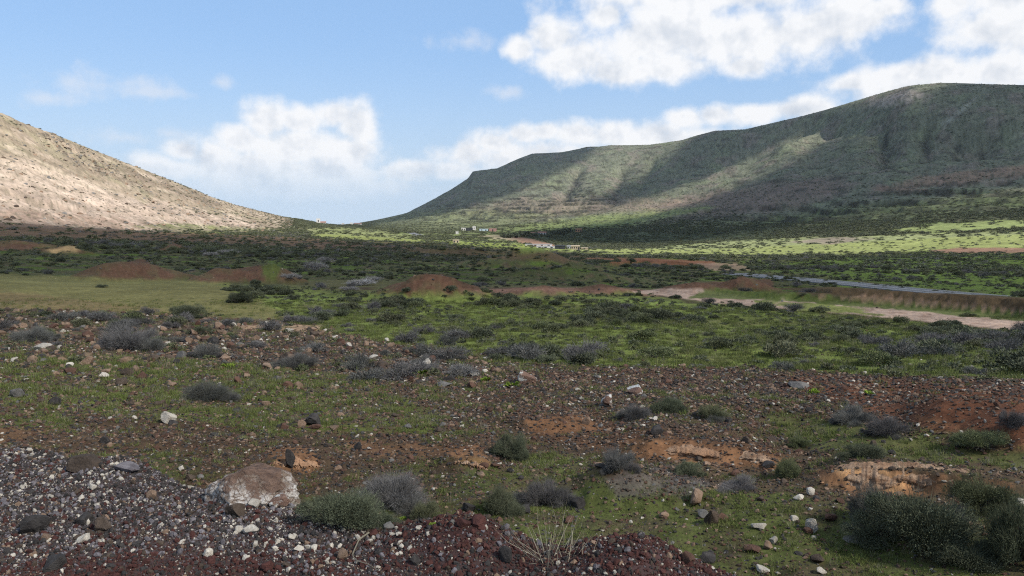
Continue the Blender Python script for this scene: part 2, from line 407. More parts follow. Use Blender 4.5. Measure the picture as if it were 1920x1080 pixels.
def bank(pts, h, face, decay, noise=0.25, top=None):
    """a step in the land along a line of pixels: steep towards the camera, falling off behind"""
    global Z
    W = [ground_hit(x, y) for x, y in pts]
    azs = [math.atan2(w[0][0], w[0][1]) for w in W]; rs = [w[1] for w in W]
    sl = (slice(*np.searchsorted(AZ, (azs[0] - 0.03, azs[-1] + 0.03))), slice(*np.searchsorted(RAD, (min(rs) * 0.8, max(rs) + decay * 5))))
    az = AZ[sl[0]]
    rb = np.interp(az, azs, rs)[:, None]
    tp = 0.22 * (azs[-1] - azs[0]) + 0.01
    wid = (sstep(azs[0] - 0.015, azs[0] + tp, az) * sstep(azs[-1] + 0.015, azs[-1] - tp, az))[:, None]
    n = fbm(X[sl] / (face * 4), Y[sl] / (face * 4), 4, 70, 0.6)
    t = RAD[None, sl[1]] - rb + noise * face * 3 * n
    Z[sl] += wid * h * (1 + 0.35 * n) * sstep(0, face, t) * np.exp(-np.maximum(t - face, 0) / decay)
mound(815,552, 8.0, 6, 1.25, seed=1); mound(775,555, 5, 4, .7, seed=2); mound(850,552, 7.5, 4, .8, seed=3)
mound(255,520, 9.5, 7, 1.35, seed=4); mound(200,518, 6, 5, 0.9, seed=5); mound(470,526, 9, 6, 1.0, seed=6); mound(515,526, 5, 6, 1.35, seed=7); mound(410,525, 5, 5, 0.9, seed=8)
mound(330,470, 6, 5, 1.0, seed=9); mound(120,474, 8, 5, .9, seed=10); mound(30,462, 14, 8, .9, seed=11)
mound(1390,548, 6, 5, 1.3, seed=12); mound(1300,549, 6, 4, 0.8, seed=13); mound(1130,548, 5, 4, 0.6, seed=14); mound(1020,550, 6, 4, 0.5, seed=15)
mound(1000,500, 24, 14, 2.0, seed=16); mound(860,478, 30, 14, 1.8, seed=17); mound(1060,520, 16, 8, 1.2, seed=18)
bank([(1290,546),(1330,549),(1420,560),(1560,568),(1700,578),(1930,597),(2200,620)], 0.50, 0.9, 5)
bank([(1430,540),(1560,551),(1700,561),(1930,578),(2200,598)], 0.42, 0.6, 14)
bank([(1090,494),(1200,497),(1340,500)], 0.9, 1.5, 20)
bank([(900,480),(960,482),(1060,492)], 0.8, 1.5, 20)
# roads are cut level into the land
def cut_road(pts, width):
    """centre line through (x, distance, row) points; the land is graded to it"""
    global Z
    W = []
    for (x, d, y), (x2, d2, y2) in zip(pts[:-1], pts[1:]):
        for t in np.linspace(0, 1, 13)[:-1]:
            az = az_of(x + (x2 - x) * t); dd = d + (d2 - d) * t; W.append((math.sin(az) * dd, math.cos(az) * dd, EYE + dd * math.tan(el_at(az, y + (y2 - y) * t))))
    C = np.array(W)
    for it in range(8): C[1:-1] = (C[:-2] + 2 * C[1:-1] + C[2:]) / 4
    rmin, rmax = np.hypot(C[:, 0], C[:, 1]).min() - 20, np.hypot(C[:, 0], C[:, 1]).max() + 20
    azs = np.arctan2(C[:, 0], C[:, 1])
    sl = (slice(*np.searchsorted(AZ, (azs.min() - .04, azs.max() + .04))), slice(*np.searchsorted(RAD, (rmin, rmax))))
    best = np.full(X[sl].shape, 1e9); zr = np.zeros(X[sl].shape)
    for k in range(len(C) - 1):
        ax, ay, za = C[k]; ex, ey = C[k + 1][0] - ax, C[k + 1][1] - ay
        t = np.clip(((X[sl] - ax) * ex + (Y[sl] - ay) * ey) / (ex * ex + ey * ey), 0, 1)
        d = np.hypot(X[sl] - ax - ex * t, Y[sl] - ay - ey * t); u = d < best
        best = np.where(u, d, best); zr = np.where(u, za + (C[k + 1][2] - za) * t, zr)
    w = sstep(width / 2 + 6, width / 2 + 1.5, best)
    Z[sl] = Z[sl] * (1 - w) + zr * w
    return C, width
ROADS = [cut_road([(1380,118,514),(1440,112,519),(1500,106,524),(1600,100,533),(1700,95,543),(1800,91,552),(1930,87,563),(2060,83,575)], 4.2),
         cut_road([(748,640,432),(766,600,435),(782,560,440),(806,500,450)], 7),
         cut_road([(985,300,474),(1040,260,479),(1090,235,485),(1130,220,489)], 6)]
PX, PY = pix_rows(Z)
bank([(1500,910),(1545,914),(1640,922),(1720,928),(1800,934),(1880,945),(1990,955)], 0.20, 0.25, 3.0, 0.45)
bank([(1150,864),(1200,862),(1300,868),(1400,880),(1470,890)], 0.20, 0.5, 2.5, 0.4)
bank([(930,800),(985,806),(1050,812),(1110,810)], 0.10, 0.4, 2, 0.4)
bank([(500,880),(560,882),(620,884)], 0.10, 0.35, 2, 0.4)
bank([(820,885),(880,890),(930,892)], 0.14, 0.4, 2, 0.4)
bank([(1690,820),(1800,842),(1930,868),(2000,870)], 0.42, 1.8, 5, 0.3)
mound(1215,925, 1.9, 1.6, 0.24, seed=20); mound(1120,905, 1.3, 1.2, 0.2, seed=21)
# the gravel shoulder the camera stands on, its edge running away to the left
edge_px = [(-260,800),(0,848),(120,868),(190,882),(262,892),(330,912),(460,940),(560,962),(680,978),(790,994),(900,1008),(1003,1034),(1110,1046),(1230,1056),(1332,1082)]
ex, ey = [], []
for x, y in edge_px:
    dx, dy, dz = pix_dir(x, y); s = 1.72 / -dz; ex.append(dx * s); ey.append(dy * s)
ex = [ex[0] - 40] + ex + [ex[-1] + 40]; ey = [ey[0] + 17] + ey + [ey[-1] - 17]
EDGE = (Y - np.interp(X, ex, ey)) * 0.91
shoulder = (EYE - 1.72) + fbm(X / 0.9, Y / 0.9, 4, 90) * 0.055 + fbm(X / .22, Y / .22, 2, 91) * 0.014
def hump(x, y, h, rad):
    dx, dy, dz = pix_dir(x, y); s = 1.72 / -dz
    return h * np.exp(-((X - dx * s) ** 2 + (Y - dy * s) ** 2) / rad ** 2)
shoulder = shoulder + hump(872,1022,.13,.30) + hump(1190,1062,.11,.34) + hump(225,900,.10,.35) + hump(60,870,.05,.5) + hump(480,965,.05,.5) + hump(1180,1100,.06,.3)
shoulder = shoulder - 0.72 * np.maximum(0, EDGE + 0.03 * fbm(X / .3, Y / .3, 2, 92)) - 0.25 * np.maximum(0, EDGE - 0.4)
SHOULD = (shoulder > Z) & (RAD[None, :] < 60)
Z = np.where(SHOULD, np.maximum(shoulder, Z), Z)
PX, PY = pix_rows(Z)
# ------------------------------------------------------------------ what covers the land: colour and planting, painted on the terrain itself
C0 = np.array
CV = np.zeros(Z.shape + (3,)); CV[:] = (0.085, 0.078, 0.042)
DB = np.zeros(Z.shape)      # shrubs per square metre
DG = np.zeros(Z.shape)      # grass 0..1
DS = np.zeros(Z.shape)      # stones per square metre
def paint(m, col, k=1.0, shrub=None, grass=None, stone=None):
    global CV, DB, DG, DS
    w = (m * k)[..., None]
    CV = CV * (1 - w) + np.array(col) * w
    if shrub is not None: DB = DB * (1 - m) + shrub * m
    if grass is not None: DG = DG * (1 - m) + grass * m
    if stone is not None: DS = DS * (1 - m) + stone * m
GRASS = (0.092, 0.128, 0.026); OLIVE = (0.13, 0.125, 0.052); SOIL = (0.088, 0.060, 0.045); DARK = (0.058, 0.047, 0.040)
RED = (0.135, 0.066, 0.042); ORANGE = (0.235, 0.130, 0.076); PALE = (0.33, 0.25, 0.195); TAN = (0.40, 0.29, 0.215)
STEEP = None
ones = np.ones(Z.shape)
DB[:] = 0.10
DS[:] = np.where(RAD[None, :] < 40, 10.0, 0.0); DG[:] = 0.3
CV[:] = np.where((RAD[None, :] < 60)[..., None], np.array((0.074, 0.056, 0.038)), CV)
# valley floor in bands
valley = sstep(66, 80, RAD)[None, :] * ones
paint(valley, (0.070, 0.072, 0.036), 1, 0.22, 0.3, 0.0)
n_big = fbm(LAZ * 22, LLR * 22, 4, 101); n_mid = fbm(LAZ * 70, LLR * 50, 4, 102)
paint(valley * sstep(0.0, 0.35, n_mid), (0.10, 0.075, 0.05), 0.8)
paint(valley * sstep(0.05, 0.3, n_big), (0.085, 0.12, 0.03), 0.7)
# right hand plain beyond the road: green scrub
m = pmask([(1340,505),(1500,488),(1700,476),(2230,470),(2230,566),(1920,556),(1700,536),(1500,512)], 10, 8)
paint(m, (0.085, 0.115, 0.036), 0.9, 0.12)
# ridge
paint(ridge_m, (0.106, 0.110, 0.076), 1, 0.008, 0, 0)
paint(ridge_m * sstep(-0.1, 0.5, fbm(LAZ * 30, LLR * 14, 4, 111)), (0.124, 0.138, 0.078), 0.7)
paint(ridge_m * sstep(0.0, 0.35, fbm(LAZ * 44, LLR * 24, 4, 113)), (0.135, 0.112, 0.092), 0.7)
paint(ridge_m * pmask([(1180,405),(1280,372),(1420,345),(1560,330),(1600,350),(1500,385),(1360,405),(1200,425)], 25, 20), (0.125, 0.092, 0.076), 0.8)
paint(ridge_m * pmask([(840,405),(960,372),(1130,372),(1290,372),(1320,378),(1180,398),(1000,412)], 16, 22), (0.165, 0.118, 0.090), 0.55)
paint(ridge_m * pmask([(1640,355),(1760,325),(1880,315),(2000,300),(2000,318),(1890,335),(1770,345),(1690,362)], 10, 16), (0.19, 0.12, 0.085), 0.7)
paint(ridge_m * pmask([(1640,182),(1700,172),(1735,176),(1700,195),(1640,200),(1610,205)], 10, 18), (0.27, 0.22, 0.19), 0.6)
paint(ridge_m * pmask([(1830,180),(1836,182),(1770,238),(1764,234)], 2.5, 2), (0.20, 0.20, 0.16), 0.8)
paint(pmask([(620,440),(900,432),(1100,405),(1250,395),(1330,385),(1330,392),(1180,425),(950,440),(860,446)], 14, 14) * sstep(440, 560, RAD)[None, :], (0.16, 0.19, 0.065), 0.75, 0.006)
paint(pmask([(640,402),(890,392),(1050,400),(900,440),(760,436),(640,426)], 12, 14) * sstep(600, 760, RAD)[None, :], (0.115, 0.125, 0.062), 0.75, 0.02)
low = ridge_m * pmask([(1150,470),(1300,425),(1500,405),(1700,380),(2230,330),(2230,480)], 26, 18)
paint(low, (0.125, 0.155, 0.055), 0.8, 0.01)
paint(low * sstep(0.0, 0.3, fbm(LAZ * 40, LLR * 40, 4, 121)), (0.085, 0.080, 0.048), 0.75)
_sp = fbm(LAZ * 420, LLR * 210, 3, 123); _ln = fbm(LAZ * 60, LLR * 60 + Z / 9, 4, 124)
paint(ridge_m * sstep(0.08, 0.30, _sp), (0.050, 0.056, 0.036), 0.65)
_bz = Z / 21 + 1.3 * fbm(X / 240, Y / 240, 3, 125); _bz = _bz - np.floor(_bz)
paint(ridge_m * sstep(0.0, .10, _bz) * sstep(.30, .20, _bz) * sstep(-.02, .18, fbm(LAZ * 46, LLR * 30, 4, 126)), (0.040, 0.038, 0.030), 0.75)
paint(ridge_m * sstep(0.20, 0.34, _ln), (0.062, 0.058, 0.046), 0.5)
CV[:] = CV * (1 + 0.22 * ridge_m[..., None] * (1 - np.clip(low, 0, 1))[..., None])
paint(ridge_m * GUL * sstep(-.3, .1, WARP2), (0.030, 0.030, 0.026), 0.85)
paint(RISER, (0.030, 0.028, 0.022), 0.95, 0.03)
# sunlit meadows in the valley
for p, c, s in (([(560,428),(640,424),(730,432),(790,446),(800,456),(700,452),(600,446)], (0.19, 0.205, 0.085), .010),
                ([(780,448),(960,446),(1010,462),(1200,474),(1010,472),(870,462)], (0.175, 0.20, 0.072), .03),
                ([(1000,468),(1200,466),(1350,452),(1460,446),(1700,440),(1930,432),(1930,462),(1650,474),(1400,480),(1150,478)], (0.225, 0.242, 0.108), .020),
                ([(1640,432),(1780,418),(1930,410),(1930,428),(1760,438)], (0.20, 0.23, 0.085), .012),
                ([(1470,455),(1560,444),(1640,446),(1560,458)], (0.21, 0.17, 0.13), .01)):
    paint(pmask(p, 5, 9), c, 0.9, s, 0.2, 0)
paint(pmask([(940,448),(1040,436),(1130,432),(1350,440),(1480,420),(1440,448),(1280,456),(1100,457),(1000,455)], 5, 8), (0.055, 0.066, 0.036), 0.8, .05)
paint(pmask([(960,444),(1000,448),(1055,462),(1010,464),(980,456),(945,448)], 3, 4), (0.26, 0.15, 0.10), 0.85, 0)
paint(pmask([(890,442),(930,440),(975,450),(930,450)], 3, 4), (0.27, 0.22, 0.14), 0.8, 0)
paint(pmask([(1740,470),(1800,464),(1930,466),(1930,474),(1780,476)], 3, 4), (0.20, 0.125, 0.095), 0.9, .004)
# left hill
paint(lefth_m, (0.275, 0.215, 0.155), 1, 0.022, 0, 0)
paint(lefth_m * sstep(-0.15, 0.3, fbm(LAZ * 30, LLR * 30, 4, 131)), (0.235, 0.205, 0.130), 0.7)
paint(lefth_m * pmask([(-300,330),(0,338),(150,355),(330,385),(520,428),(300,432),(0,418),(-300,430)], 14, 24), (0.36, 0.275, 0.215), 0.85, 0.035)
paint(lefth_m * pmask([(-300,285),(0,300),(60,300),(180,345),(260,380),(160,385),(0,345),(-300,340)], 14, 20), (0.46, 0.36, 0.28), 0.7)
paint(lefth_m * pmask([(-300,385),(0,392),(150,402),(420,430),(300,434),(0,420),(-300,430)], 8, 12), (0.30, 0.205, 0.150), 0.8, 0.03)
paint(lefth_m * pmask([(230,312),(330,345),(420,385),(400,388),(310,360),(225,325)], 10, 12), (0.17, 0.125, 0.095), 0.6)
paint(lefth_m * pmask([(240,424),(330,418),(450,426),(600,432),(600,448),(420,440)], 5, 10), (0.14, 0.165, 0.055), 0.8, 0.10)
paint(lefth_m * sstep(0.15, 0.4, n_mid), (0.21, 0.17, 0.125), 0.55)
_u = (PX * 0.9 + PY * 0.42) / 60; _v = (PY * 0.9 - PX * 0.42) / 7
_st = fbm(_u, _v, 4, 133, .6)
paint(lefth_m * sstep(0.0, 0.35, _st), (0.185, 0.150, 0.108), 0.55)
paint(lefth_m * sstep(0.05, 0.40, -_st), (0.48, 0.385, 0.30), 0.5)
paint(lefth_m * sstep(0.12, 0.3, fbm(LAZ * 330, LLR * 220, 3, 134)), (0.13, 0.115, 0.075), 0.5)
paint(LEDGE, (0.07, 0.06, 0.05), 0.9)
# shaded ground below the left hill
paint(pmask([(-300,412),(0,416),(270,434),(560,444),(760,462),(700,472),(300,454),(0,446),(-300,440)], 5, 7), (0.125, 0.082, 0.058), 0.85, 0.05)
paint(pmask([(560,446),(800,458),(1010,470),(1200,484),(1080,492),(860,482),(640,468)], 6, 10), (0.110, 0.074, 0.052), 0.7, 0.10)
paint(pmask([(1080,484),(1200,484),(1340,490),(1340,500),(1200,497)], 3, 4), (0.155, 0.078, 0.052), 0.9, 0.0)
paint(pmask([(1290,494),(1380,494),(1420,506),(1340,508)], 3, 4), (0.24, 0.17, 0.125), 0.8, 0.01)
# heaps
for p in ([(725,558),(760,532),(800,512),(830,514),(890,545),(890,560)], [(175,524),(215,500),(265,484),(330,516),(320,526)], [(370,526),(420,508),(505,494),(520,526)],
          [(300,470),(330,452),(352,466),(340,474)], [(-300,470),(-10,458),(80,456),(60,468),(-300,480)], [(1340,552),(1380,520),(1450,524),(1450,548)], [(1220,552),(1290,532),(1360,528),(1360,552)]):
    paint(pmask(p, 4, 6), (0.112, 0.066, 0.046), 0.9, 0.015, 0.0, 1.0)
paint(HEAP * (0.75 + 0.5 * WARP2).clip(0, 1), (0.112, 0.066, 0.046), 0.92, 0.01, 0.0, 1.5)
paint(HEAP * sstep(.05, .3, n_mid), (0.105, 0.085, 0.05), .6)
paint(pmask([(85,470),(140,458),(150,470),(100,476)], 3, 4), (0.36, 0.25, 0.14), 0.8, 0.01)
paint(pmask([(490,500),(520,484),(545,490),(520,524),(500,524)], 4, 10), (0.080, 0.100, 0.034), 0.8, 0.1, 0.8)
# brown track and the pale track
paint(pmask([(860,545),(1000,538),(1200,542),(1240,556),(1000,556),(870,560)], 3, 4), (0.165, 0.100, 0.074), 0.9, 0.004, 0.0, 1.0)
TRACK = pmask([(1180,548),(1240,541),(1310,542),(1420,559),(1560,567),(1700,577),(1820,587),(1930,595),(2230,618),(2230,645),(1930,624),(1760,606),(1600,590),(1480,580),(1340,568),(1250,556)], 3, 4)
# smooth olive field on the left
paint(pmask([(-300,508),(0,514),(200,520),(420,530),(520,548),(560,590),(480,604),(300,588),(0,580),(-300,575)], 5, 7), (0.155, 0.140, 0.066), 0.95, 0.004, 0.15, 0.0)
paint(pmask([(-300,540),(0,545),(150,560),(330,585),(250,590),(0,580),(-300,576)], 10, 12), (0.165, 0.115, 0.070), 0.6)
# green shrub field
green = pmask([(420,535),(620,545),(900,553),(1190,552),(1340,570),(1600,594),(1930,624),(2230,650),(2230,740),(1930,712),(1700,708),(1450,692),(1200,690),(1000,680),(850,655),(700,640),(560,605)], 14, 20)
paint(green, (0.142, 0.166, 0.058), 1, 1.05, 0.8, 0.3)
paint(green * sstep(0.0, 0.35, n_mid), (0.082, 0.090, 0.036), 0.75)
paint(green * sstep(0.1, 0.3, fbm(X / 5, Y / 5, 4, 161)), (0.090, 0.072, 0.046), 0.6)
paint(green * sstep(0.1, 0.35, n_big), (0.165, 0.176, 0.070), 0.5, 0.35)
paint(TRACK, (0.37, 0.275, 0.215), 1, 0.0, 0.0, 0.3)
paint(TRACK * sstep(0.05, 0.3, n_mid), (0.24, 0.165, 0.125), 0.8)
paint(TRACK * pmask([(1420,565),(1540,566),(1650,590),(1500,584)], 6, 14), (0.13, 0.16, 0.04), 0.8, 0, 0.5)
paint(pmask([(1290,560),(1330,540),(1420,545),(1530,550),(1640,560),(1930,586),(2230,606),(2230,624),(1930,604),(1700,582),(1540,570),(1420,562)], 3, 7), (0.080, 0.098, 0.034), 0.9, 0.05, 0.9, 0)
paint(pmask([(1560,538),(1700,545),(1930,560),(2230,585),(2230,600),(1930,578),(1700,562),(1560,552),(1440,540)], 2, 3), (0.088, 0.062, 0.038), 0.9, 0.01, 0.3, 0)
paint(pmask([(1500,556),(1620,554),(1760,566),(1930,582),(2230,602),(2230,606),(1930,588),(1700,572)], 2, 4), (0.25, 0.165, 0.115), 0.7, 0.0, 0.0)
# stony belt
stony = pmask([(-300,572),(0,580),(200,585),(380,592),(560,606),(700,640),(850,660),(950,700),(900,730),(700,715),(500,700),(300,690),(0,680),(-300,670)], 8, 12)
paint(stony, (0.082, 0.060, 0.045), 1, 0.42, 0.08, 11.0)
paint(stony * sstep(0.05, 0.3, n_mid), (0.088, 0.095, 0.044), 0.7)
paint(pmask([(440,612),(500,606),(610,610),(600,620),(470,620)], 3, 5), (0.36, 0.25, 0.17), 0.8, 0.02)
# foreground meadow with stones
gm = pmask([(-300,650),(0,668),(250,672),(520,690),(700,720),(860,790),(820,815),(600,812),(400,800),(200,780),(0,760),(-300,760)], 10, 16)
paint(gm, (0.084, 0.094, 0.036), 1, 0.012, 0.85, 8.0)
paint(gm * sstep(-0.12, 0.22, fbm(X / 1.2, Y / 1.2, 5, 141, .65)), (0.076, 0.062, 0.038), 0.85, None, 0.3)
# brown rubble slope
br = pmask([(-300,758),(0,762),(250,785),(500,805),(800,815),(880,770),(900,700),(1100,690),(1400,690),(1600,704),(1930,712),(2230,740),(2230,880),(1930,880),(1700,850),(1450,860),(1200,850),(950,930),(560,960),(0,940),(-300,930)], 8, 14)
paint(br, (0.070, 0.049, 0.033), 1, 0.010, 0.14, 16.0)
paint(br * sstep(0.0, 0.4, fbm(X / 2.5, Y / 2.5, 4, 142)), (0.046, 0.037, 0.027), 0.8)
paint(br * sstep(0.05, 0.35, fbm(X / 2.2, Y / 2.2, 4, 143)), (0.070, 0.082, 0.034), 0.75, None, 0.55)
paint(pmask([(930,700),(1180,690),(1430,694),(1640,706),(1930,716),(2230,740),(2230,830),(1930,815),(1760,790),(1600,760),(1350,735),(1100,722)], 8, 12), (0.072, 0.047, 0.034), 0.9, 0.03, 0.05, 8.0)
paint(pmask([(1660,722),(1930,722),(2230,740),(2230,850),(1930,830),(1780,805),(1690,770)], 12, 16), (0.105, 0.053, 0.034), 0.85, 0.008, 0.02, 4.5)
paint(pmask([(960,775),(1100,770),(1200,805),(1330,820),(1480,850),(1500,885),(1380,885),(1200,860),(1040,830)], 14, 22), (0.115, 0.066, 0.042), 0.7, 0.005, 0.05, 9.0)
paint(pmask([(1480,706),(1700,708),(2230,740),(2230,850),(1930,842),(1800,820),(1650,775),(1500,735)], 12, 16), (0.105, 0.052, 0.034), 0.9, 0.008, 0.02, 4.0)
for p, k in (([(980,785),(1090,780),(1130,808),(1000,812)], .55), ([(1180,822),(1300,828),(1400,845),(1470,862),(1450,880),(1300,868),(1190,852)], .75),
             ([(1540,884),(1620,880),(1800,894),(1900,905),(1900,925),(1800,922),(1700,934),(1600,930),(1540,905)], 1.0),
             ([(500,845),(560,835),(600,862),(580,885),(520,880)], .7), ([(830,845),(900,835),(915,880),(870,870)], .7), ([(640,825),(800,835),(900,838),(820,860),(680,850)], .35),
             ([(1690,770),(1760,790),(1800,800),(1760,800)], .5), ([(1850,835),(1930,825),(2000,850),(1920,850)], .6), ([(-300,800),(0,800),(90,805),(40,830),(-300,840)], .35)):
    paint(pmask(p, 6, 12), ORANGE, 0.75 * k, 0.0, 0.0, 4.0)
    paint(pmask(p, 6, 12) * sstep(0.0, .35, WARP3), (0.13, 0.075, 0.048), 0.6)
paint(pmask([(1560,880),(1640,876),(1720,900),(1680,925),(1610,918)], 6, 8), (0.46, 0.275, 0.155), 0.8)
paint(pmask([(1420,775),(1600,790),(1800,840),(1930,845),(2000,860),(1930,880),(1700,862),(1500,840)], 10, 16), (0.078, 0.082, 0.036), 0.8, 0.03, 0.6, 3.0)
# green bottom right
gb = pmask([(560,930),(780,955),(940,900),(1000,850),(1100,860),(1140,900),(1400,920),(1560,940),(1800,960),(1930,930),(2230,940),(2230,1200),(900,1200),(700,1000)], 10, 16)
paint(gb, (0.080, 0.088, 0.036), 1, 0.02, 0.9, 10.0)
paint(gb * sstep(-0.12, 0.22, fbm(X / .8, Y / .8, 5, 144, .65)), (0.072, 0.060, 0.038), 0.85, None, 0.35)
paint(pmask([(1130,900),(1180,874),(1260,870),(1340,905),(1300,930),(1160,930)], 8, 10), (0.095, 0.082, 0.072), 0.85, 0, 0.15, 14.0)
# gravel shoulder
sh = SHOULD.astype(float)
paint(sh, (0.058, 0.048, 0.046), 1, 0.0, 0.0, 0.0)
redm = np.clip(hump(872,1010,1.0,.42) + hump(1190,1060,.9,.40) + 0.7 * hump(170,1085,1,.34) + 0.5 * hump(420,1095,1,.4), 0, 1)
paint(sh * np.clip(redm, 0, 1), (0.060, 0.030, 0.027), 0.9)
# overall mottling
mot = 1 + 0.28 * fbm(LAZ * 260, LLR * 120, 3, 151) + 0.20 * fbm(X / 3.0, Y / 3.0, 3, 152)
_l = CV.mean(-1, keepdims=True); CV = np.where(((RAD[None, :] < 420) & (lefth_m < .3))[..., None], _l + (CV - _l) * 1.22, _l + (CV - _l) * (1 + 0 * lefth_m[..., None]))     # saturation raised on the nearer ground, left hill excepted
CV = np.clip(CV * np.clip(mot, 0.45, 1.7)[..., None], 0.004, 0.9)
# ------------------------------------------------------------------ materials
def mat(name, build):
    m = bpy.data.materials.new(name); m.use_nodes = True
    T = NT(m.node_tree); T.n.clear()
    out = T.node('ShaderNodeOutputMaterial'); p = T.node('ShaderNodeBsdfPrincipled')
    T.l.new(p.outputs[0], out.inputs[0])
    p.inputs['Roughness'].default_value = 0.9; p.inputs['Specular IOR Level'].default_value = 0.15
    build(T, p, out); return m
def bump(T, p, h, strength=0.5, dist=0.05):
    b = T.node('ShaderNodeBump'); b.inputs['Strength'].default_value = strength; b.inputs['Distance'].default_value = dist
    T.l.new(h, b.inputs['Height']); T.l.new(b.outputs[0], p.inputs['Normal'])
def ground_mat(T, p, out):
    at = T.node('ShaderNodeAttribute', attribute_name='Col')
    geo = T.node('ShaderNodeNewGeometry'); P = geo.outputs['Position']
    dist = T.vmath('LENGTH', P)
    fine = T.noise(P, 22, 5, 0.65); mid = T.noise(P, 3.2, 5, 0.6); big = T.noise(P, 0.30, 5, 0.62); huge = T.noise(P, 0.06, 6, 0.65)
    nearf = T.rng(dist, 20, 60, 1, 0); midf = T.rng(dist, 60, 260, 1, 0)
    k = T.math('ADD', T.math('MULTIPLY', T.math('SUBTRACT', fine, 0.5), 1.1), T.math('MULTIPLY', T.math('SUBTRACT', mid, 0.5), 0.9))
    k = T.math('MULTIPLY', k, 1.0)
    k2 = T.math('ADD', T.math('MULTIPLY', T.math('SUBTRACT', big, 0.5), 1.0), T.math('MULTIPLY', T.math('SUBTRACT', huge, 0.5), 1.2))
    f = T.math('ADD', 1.0, T.math('ADD', k, k2)); f = T.math('MAXIMUM', f, 0.25)
    cc = T.node('ShaderNodeCombineXYZ')
    for i in range(3): T.put(cc.inputs[i], f)
    c = T.mix(1.0, at.outputs['Color'], cc.outputs[0], 'MULTIPLY')
    T.l.new(c, p.inputs['Base Color'])
    h = T.math('ADD', T.math('MULTIPLY', fine, 0.02), T.math('ADD', T.math('MULTIPLY', mid, 0.08), T.math('MULTIPLY', big, 0.6)))
    h = T.math('ADD', h, T.math('MULTIPLY', huge, 3.0))
    bump(T, p, h, 0.55, 1.0); p.inputs['Roughness'].default_value = 1.0; p.inputs['Specular IOR Level'].default_value = 0.05
M_GROUND = mat('ground', ground_mat)

# ------------------------------------------------------------------ build the land, split where one piece of it ends
def grid_object(name, fmask, **props):
    fi, fj = np.nonzero(fmask)
    ni = (fi + 1) % NA
    q = np.stack([fi * NR + fj, ni * NR + fj, ni * NR + fj + 1, fi * NR + fj + 1], 1)
    used, inv = np.unique(q.ravel(), return_inverse=True)
    me = bpy.data.meshes.new(name)
    V = np.stack([X.ravel()[used], Y.ravel()[used], Z.ravel()[used]], 1)
    me.vertices.add(len(used)); me.vertices.foreach_set('co', V.ravel())
    n = len(fi); me.loops.add(n * 4); me.polygons.add(n)
    me.loops.foreach_set('vertex_index', inv.reshape(-1, 4)[:, ::-1].ravel().astype(np.int32))
    me.polygons.foreach_set('loop_start', np.arange(0, n * 4, 4, dtype=np.int32))
    me.polygons.foreach_set('use_smooth', np.ones(n, bool))
    me.update(calc_edges=True)
    a = me.attributes.new('Col', 'FLOAT_COLOR', 'POINT')
    a.data.foreach_set('color', np.concatenate([CV.reshape(-1, 3)[used], np.ones((len(used), 1))], 1).ravel())
    me.materials.append(M_GROUND)
    o = bpy.data.objects.new(name, me); COL.objects.link(o)
    for k, v in props.items(): o[k] = v
    return o
F = lambda A: A[:, :-1]
f_sh = F(SHOULD); f_rest = ~f_sh
f_tr = f_rest & (F(TRACK) > 0.5)
f_left = f_rest & ~f_tr & (F(lefth_m) > 0.5)
f_ridge = f_rest & ~f_tr & ~f_left & (F(ridge_m) > 0.5)
f_ground = f_rest & ~f_tr & ~f_left & ~f_ridge
grid_object('gravel_shoulder', f_sh, kind='structure', label='dark gravel road shoulder strewn with white and red stones', category='ground')
grid_object('dirt_track', f_tr, kind='structure', label='pale dirt track crossing the green scrub field', category='path')
grid_object('hillside', f_left, kind='structure', label='sunlit beige stony hillside rising at the left', category='hill')
grid_object('mountain_ridge', f_ridge, kind='structure', label='long green ridge under cloud shadows at the right', category='hill')
grid_object('ground', f_ground, kind='structure', label='valley floor of scrub, grass and bare earth', category='ground')
